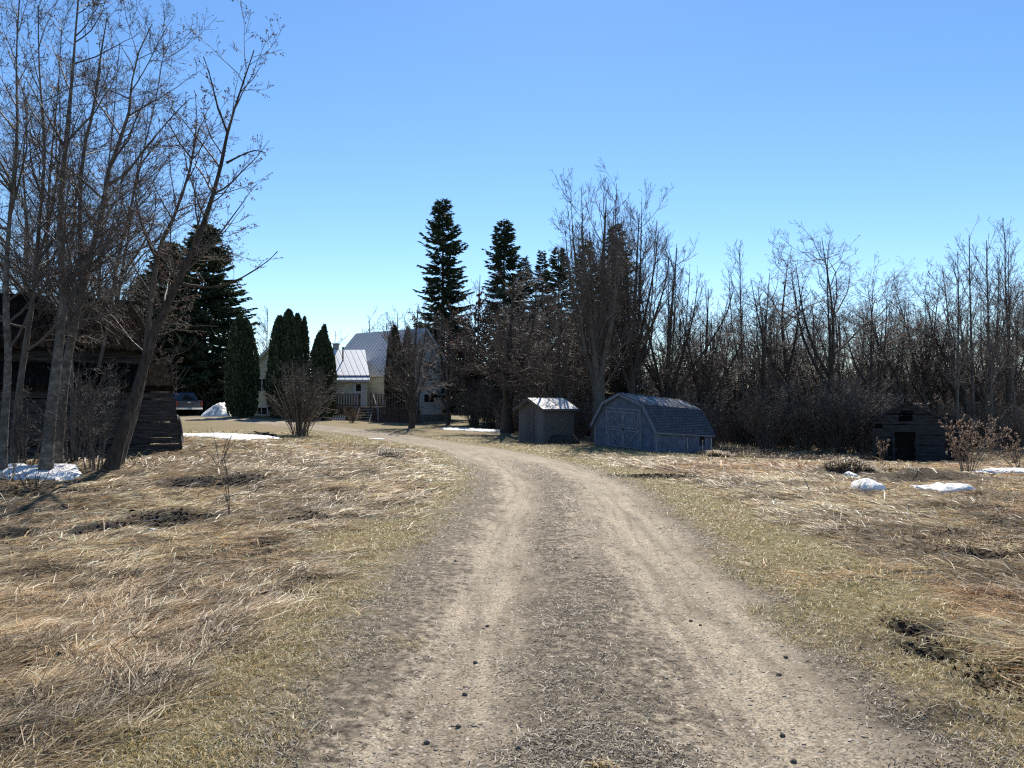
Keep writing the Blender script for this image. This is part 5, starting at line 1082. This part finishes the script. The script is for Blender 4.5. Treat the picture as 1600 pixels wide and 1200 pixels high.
# tussocks and clods
def tuft(label, px, py, rad, h, n, seed, cols, name='grass_tussock', w_=.0, cat='tussock'):
    rg = np.random.default_rng(seed); x, y = at_ground(px, py); g = G(x, y); a = rg.uniform(0, 6.283, n); r0 = rad * .62 * rg.random(n) ** .5; L = h * rg.uniform(.5, 1.25, n); th = rg.uniform(.15, 1.3, n)
    a0 = rg.uniform(0, 6.283, n); gx_, gy_ = np.cos(a0) * r0, np.sin(a0) * r0 * .8; p0 = np.c_[gx_, gy_, gfull(x + gx_, y + gy_) - g - .01]; d = np.c_[np.cos(a) * np.sin(th), np.sin(a) * np.sin(th), np.cos(th)]
    p1 = p0 + d * (L * .55)[:, None]; p2 = p1 + (d * [1.2, 1.2, -.1]) * (L * .55)[:, None]; p2[:, 2] = np.maximum(p2[:, 2], gfull(x + p2[:, 0], y + p2[:, 1]) - g + .01); s = np.c_[-np.sin(a), np.cos(a), np.zeros(n)] * (max(.003, y * .0005))
    V = np.stack([p0 - s, p0 + s, p1 - s, p1 + s, p2], 1).reshape(-1, 3); b_ = (np.arange(n) * 5)[:, None]
    o = mk(name, V, b_ + np.array([[0, 1, 3, 2]]), b_ + np.array([[2, 3, 4]]), M['grass'], attrs={'col': np.repeat(pick(rg, n, cols, [1] * len(cols)), 5, axis=0)}, loc=(x, y, g)); return tag(o, label, cat)
straw = [(.42, .34, .23), (.3, .22, .14), (.5, .43, .32), (.2, .14, .09)]
tuft('pale tuft of dead grass standing on the lawn left of the driveway bend', 612, 716, .55, .4, 500, 1, [(.5, .45, .36), (.4, .34, .26), (.3, .25, .18)])
tuft('shaggy brown tussock behind the rounded snow lump', 1325, 742, .95, .26, 2200, 2, straw)
tuft('dark draggled tussock above the flat snow strip', 1455, 748, .9, .22, 1600, 3, [(.2, .14, .09), (.12, .085, .06), (.3, .22, .14)])
tuft('golden grass tuft in front of the cabin door', 1400, 742, .6, .4, 900, 4, [(.5, .4, .26), (.4, .3, .18)])
tuft('small yellow grass tuft on the driveway crown at the bottom edge', 942, 1198, .09, .06, 120, 5, [(.4, .28, .13), (.45, .36, .2)])
tuft('bushy dry tuft beside the corner of the blue shed', 1122, 712, .7, .5, 700, 6, straw)
for i, (px, py, lab) in enumerate([(326, 757, 'heap of dark wet debris in the flattened grass at the left'), (412, 681, 'small dark clod at the right tip of the lawn snow patch')]):
    x, y = at_ground(px, py); rr = np.random.default_rng(i); g = Geo(); n = 60; P = []
    a = rr.uniform(0, 3.14, n); c = np.c_[rr.normal(0, .3, n), rr.normal(0, .16, n), np.abs(rr.normal(.04, .04, n))] * (1 if i == 0 else .8); d = np.c_[np.cos(a), np.sin(a) * .6, rr.normal(0, .2, n)] * .22
    P = np.stack([c - d, c + [0, 0, .02], c + d], 1); V, Q = tubes(P, np.full((n, 3), .018 if i == 0 else .035), 4); g.add(V, Q); o = g.build('debris_heap', M['soil'], None, loc=(x, y, G(x, y))); tag(o, lab, 'debris')

M['crumb'], nt, b = newmat('crumb'); a = N(nt, 'ShaderNodeAttribute', attribute_name='col'); nt.links.new(a.outputs['Color'], b.inputs['Base Color']); b.inputs['Roughness'].default_value = 1; b.inputs['Specular IOR Level'].default_value = 0
def clods():
    rg = np.random.default_rng(8); X = []; Y = []; Sz = []
    for bx, by, rx, ry, dep, mud in BL:
        if mud < .6: continue
        n = int(90 + 1600 * rx * ry); X.append(rg.normal(bx, rx * .62, n)); Y.append(rg.normal(by, ry * .75, n)); Sz.append(np.clip(rg.lognormal(-5.0, .5, n), .003, .016) * (1 + by * .05))
    x, y, q = map(np.concatenate, (X, Y, Sz)); n = len(x); z = gfull(x, y)
    base = np.array([(1, 0, 0), (0, 1, 0), (-1, 0, 0), (0, -1, 0), (0, 0, .8), (0, 0, -.6)]); V = base[None] * q[:, None, None] * rg.uniform(.5, 1.4, (n, 6, 1)) * rg.uniform(.6, 2.2, (n, 1, 1)) ** np.array([1, 0, 0])
    a = rg.uniform(0, 6.28, n); c, sn = np.cos(a)[:, None], np.sin(a)[:, None]; V = np.stack([V[..., 0] * c - V[..., 1] * sn, V[..., 0] * sn + V[..., 1] * c, V[..., 2]], -1) + np.c_[x, y, z + q * .3][:, None]
    f = np.array([(0, 1, 4), (1, 2, 4), (2, 3, 4), (3, 0, 4), (1, 0, 5), (2, 1, 5), (3, 2, 5), (0, 3, 5)]); T = (np.arange(n) * 6)[:, None, None] + f[None]
    col = pick(rg, n, [(.02, .016, .013), (.045, .034, .026), (.12, .09, .06)], [3, 3, 2]); tag(mk('soil_clods', V.reshape(-1, 3), None, T.reshape(-1, 3), M['crumb'], attrs={'col': np.repeat(col, 6, axis=0)}), kind='stuff', label='dark crumbs of wet soil in the hollows of the field', cat='soil')
clods()
# ---------------------------------------------------------------- woods at the right
protos = {}
def proto(key, seed, kind):
    rg = np.random.default_rng(seed); H = 11.0; tl = []
    if kind == 'crooked':
        k1, k2 = rg.normal(0, .5, 2), rg.normal(0, .5, 2)
        tl.append(([(0, 0, -.3), (k1[0] * .5, k1[1] * .5, H * .22), (k1[0], k1[1], H * .42), (k1[0] + k2[0], k1[1] + k2[1], H * .66), (k1[0] * .7 + k2[0] * 1.6, k2[1] * 1.2, H)], .19, .012))
        for i in range(3):
            a = rg.uniform(0, 6.28); s = rg.uniform(1.2, 2.4); zb = H * rg.uniform(.25, .42); c, n_ = math.cos(a), math.sin(a); u = zb / (H * .42)
            tl.append(([(k1[0] * u, k1[1] * u, zb), (k1[0] + c * s * .5, k1[1] + n_ * s * .5, zb + H * .14), (k1[0] + c * s * .8, k1[1] + n_ * s * .8, zb + H * .32), (k1[0] + c * s, k1[1] + n_ * s, H * rg.uniform(.75, .93))], .1, .012))
        lv = [dict(cnt=lambda L: L * 1.5, t0=.25, t1=.98, ang=.85, angsd=.3, lenf=.38, up=.05, wander=.17, npts=7, rk=.014, rmin=.011, shrink=.4, sides=4),
              dict(cnt=lambda L: 1.5 + L * 2.4, t0=.15, t1=1, ang=.75, angsd=.25, lenf=.5, up=.06, wander=.2, npts=5, rk=.012, rmin=.009, sides=3),
              dict(cnt=lambda L: 1.5 + L * 3, t0=.1, t1=1, ang=.7, angsd=.25, lenf=.55, up=.05, wander=.2, npts=4, rk=.01, rmin=.0075, sides=3),
              dict(cnt=lambda L: .5 + L * 3, t0=.1, t1=1, ang=.7, angsd=.25, lenf=.6, up=.05, wander=.2, npts=3, rk=.01, rmin=.0065, sides=3)]
    else:
        k1 = rg.normal(0, .25, 2); tl.append(([(0, 0, -.3), (k1[0] * .6, k1[1] * .6, H * .35), (k1[0], k1[1], H * .7), (k1[0] * 1.3, k1[1], H)], .11, .015))
        if seed % 2: tl.append(([(k1[0] * .6, k1[1] * .6, H * .34), (k1[0] + .5, k1[1] + .3, H * .6), (k1[0] + .7, k1[1] + .4, H * .9)], .06, .012))
        lv = [dict(cnt=lambda L: L * 2.6, t0=.3, t1=.98, ang=.55, angsd=.18, lenf=.23, up=.1, wander=.09, npts=6, rk=.012, rmin=.01, shrink=.45, sides=4),
              dict(cnt=lambda L: 1.5 + L * 2.6, t0=.15, t1=1, ang=.6, angsd=.2, lenf=.5, up=.09, wander=.12, npts=4, rk=.012, rmin=.008, sides=3),
              dict(cnt=lambda L: 1.2 + L * 3, t0=.1, t1=1, ang=.6, angsd=.25, lenf=.55, up=.07, wander=.15, npts=3, rk=.01, rmin=.0065, sides=3),
              dict(cnt=lambda L: .5 + L * 3, t0=.1, t1=1, ang=.6, angsd=.25, lenf=.6, up=.07, wander=.15, npts=3, rk=.01, rmin=.006, sides=3)]
    protos[key] = (bare_tree(rg, tl, lv, 8)[:2], H)
for i in range(5): proto('c%d' % i, 200 + i, 'crooked')
for i in range(4): proto('a%d' % i, 300 + i, 'aspen')
first = {}
def wood_tree(key, px, top, D, rz, label, group, name=None, wide=1.0):
    (tr, cr), H = protos[key]; x = PX(px, D); g = G(x, D); s = (PZ(top, D) - g) / H; asp = key[0] == 'a'; nm = name or ('aspen_tree' if asp else 'poplar_tree')
    if key not in first:
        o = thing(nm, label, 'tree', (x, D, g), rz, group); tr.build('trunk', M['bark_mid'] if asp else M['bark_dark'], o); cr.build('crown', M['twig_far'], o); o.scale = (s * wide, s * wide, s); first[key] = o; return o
    o = copy_thing(first[key], (x, D, g), rz, s * wide, label, group, s)
    if group: o.rotation_euler = (rz_r.gauss(0, R(5)), rz_r.gauss(0, R(6)), rz)
    if not group and 'group' in o: del o['group']
    return o
named = [('a1', 1163, 392, 47, 'slender straight tree standing alone above the right end of the blue shed'), ('c0', 1198, 425, 45, 'crooked bare tree left of the two tallest crooked ones'), ('c1', 1243, 395, 47, 'dark crooked tree with a double curved trunk at the middle of the woods'),
         ('c2', 1281, 372, 44, 'tallest crooked tree of the woods, its crown highest against the sky'), ('c3', 1366, 438, 45, 'round topped crooked tree left above the old cabin'), ('c4', 1416, 440, 46, 'low crooked tree directly behind the cabin roof'),
         ('a0', 1492, 392, 43, 'first tall straight aspen right of the cabin'), ('a2', 1522, 366, 45, 'tallest straight aspen, third from the right border'), ('a3', 1551, 372, 42, 'straight aspen, second from the right border'), ('a1', 1590, 360, 44, 'straight aspen standing closest to the right border')]
rz_r = random.Random(12)
for k, px, top, D, lab in named: wood_tree(k, px, top, D, rz_r.uniform(0, 6.28), lab, None)
keys = ['c0', 'c1', 'c2', 'c3', 'c4'] * 2 + ['a0', 'a1', 'a2', 'a3']
gl = 'bare tree of the woods behind the sheds and the old cabin'
for i in range(46):
    px = 1085 + (i + rz_r.random()) * 13.5; D = rz_r.uniform(46, 52); wood_tree(rz_r.choice(keys), px, rz_r.uniform(455, 525) - (45 if px > 1450 else 0), D, rz_r.uniform(0, 6.28), gl, 'bare trees of the woods')
for i in range(62):
    px = 980 + (i + rz_r.random()) * 12.5; D = rz_r.uniform(53, 68); wood_tree(rz_r.choice(keys), px, rz_r.uniform(475, 540), D, rz_r.uniform(0, 6.28), gl, 'bare trees of the woods', wide=1.15)
for i in range(14):
    px = -30 + i * 18 + rz_r.uniform(-8, 8); wood_tree(rz_r.choice(keys), px, rz_r.uniform(400, 500), rz_r.uniform(30, 44), rz_r.uniform(0, 6.28), 'bare tree among those behind the old barn', 'bare trees behind the old barn')
# bushes along the edge of the woods
bush = None
gb = 'leafless bush in the dark row along the edge of the woods'
for i, (px, D, h) in enumerate([(1158, 46, 2.4), (1198, 42.5, 3.9), (1226, 44.5, 2.8), (1255, 43, 4.4), (1288, 42, 3.6), (1312, 41, 4.0), (1345, 41, 4.5), (1362, 43, 3.0), (1392, 44, 3.6), (1462, 44, 3.0), (1505, 43, 2.3), (1530, 45, 3.2), (1585, 42, 2.9),
                          (1055, 45, 3.2), (1090, 44, 3.4), (905, 44, 2.4), (770, 52, 3.2), (740, 53, 3.6), (815, 46, 2.2), (760, 50, 2.6), (960, 46, 2.5), (835, 45, 2.4), (1010, 46, 3.2)]):
    if bush is None:
        bush = shrub('bush', gb, px, 0, D, 4.0, 1.9, 46, 99, 'twig_far', 'twig_far', 3, group='bushes at the edge of the woods', cnt2=8, rmin=.008, cat='bush'); bush.scale = (h / 4,) * 3
    else:
        x = PX(px, D); mid_ = px < 1050; c = copy_thing(bush, (x, D, G(x, D)), rz_r.uniform(0, 6.28), h / 4, 'leafless bush in the brush under the maples' if mid_ else gb, 'bushes under the maples' if mid_ else 'bushes at the edge of the woods')
# undergrowth and the far woods: masses nobody could count
def thicket(name, label, boxes, n, seed, mat='twig_far', rr=(.012, .03)):
    rg = np.random.default_rng(seed); P = []; Rr = []
    for (x0, x1, y0, y1, h, nn) in boxes:
        x = rg.uniform(x0, x1, nn); y = rg.uniform(y0, y1, nn); z = gbase(x, y); H = h * rg.uniform(.3, 1.0, nn) * (.7 + .6 * vnoise(x * .5, y * .5, seed)); l = rg.normal(0, .22, (nn, 2)) * H[:, None]; b_ = rg.normal(0, .08, (nn, 2)) * H[:, None]; s0 = rg.uniform(0, .5, nn) * H * (rg.random(nn) < .5)
        P.append(np.stack([np.c_[x, y, z - .05 + s0], np.c_[x + l[:, 0] * .5 + b_[:, 0], y + l[:, 1] * .5 + b_[:, 1], z + s0 + (H - s0) * .55], np.c_[x + l[:, 0], y + l[:, 1], z + H]], 1)); r_ = rg.uniform(*rr, nn)[:, None]; Rr.append(r_ * np.array([[1, .7, .35]]))
    V, Q = tubes(np.concatenate(P), np.concatenate(Rr), 3); tag(mk(name, V, Q, None, M[mat], smooth=False), label, 'undergrowth', kind='stuff')
thicket('undergrowth', 'dense leafless undergrowth beneath the woods', [(11, 36, 45, 53, 1.8, 8000), (4, 40, 54, 66, 3.0, 10000), (-1, 12, 47, 58, 2.2, 8000), (-24, -17.5, 28, 38, 3.2, 6000), (-20, -13.2, 23.5, 28, 2.6, 3000)], 0, 7)
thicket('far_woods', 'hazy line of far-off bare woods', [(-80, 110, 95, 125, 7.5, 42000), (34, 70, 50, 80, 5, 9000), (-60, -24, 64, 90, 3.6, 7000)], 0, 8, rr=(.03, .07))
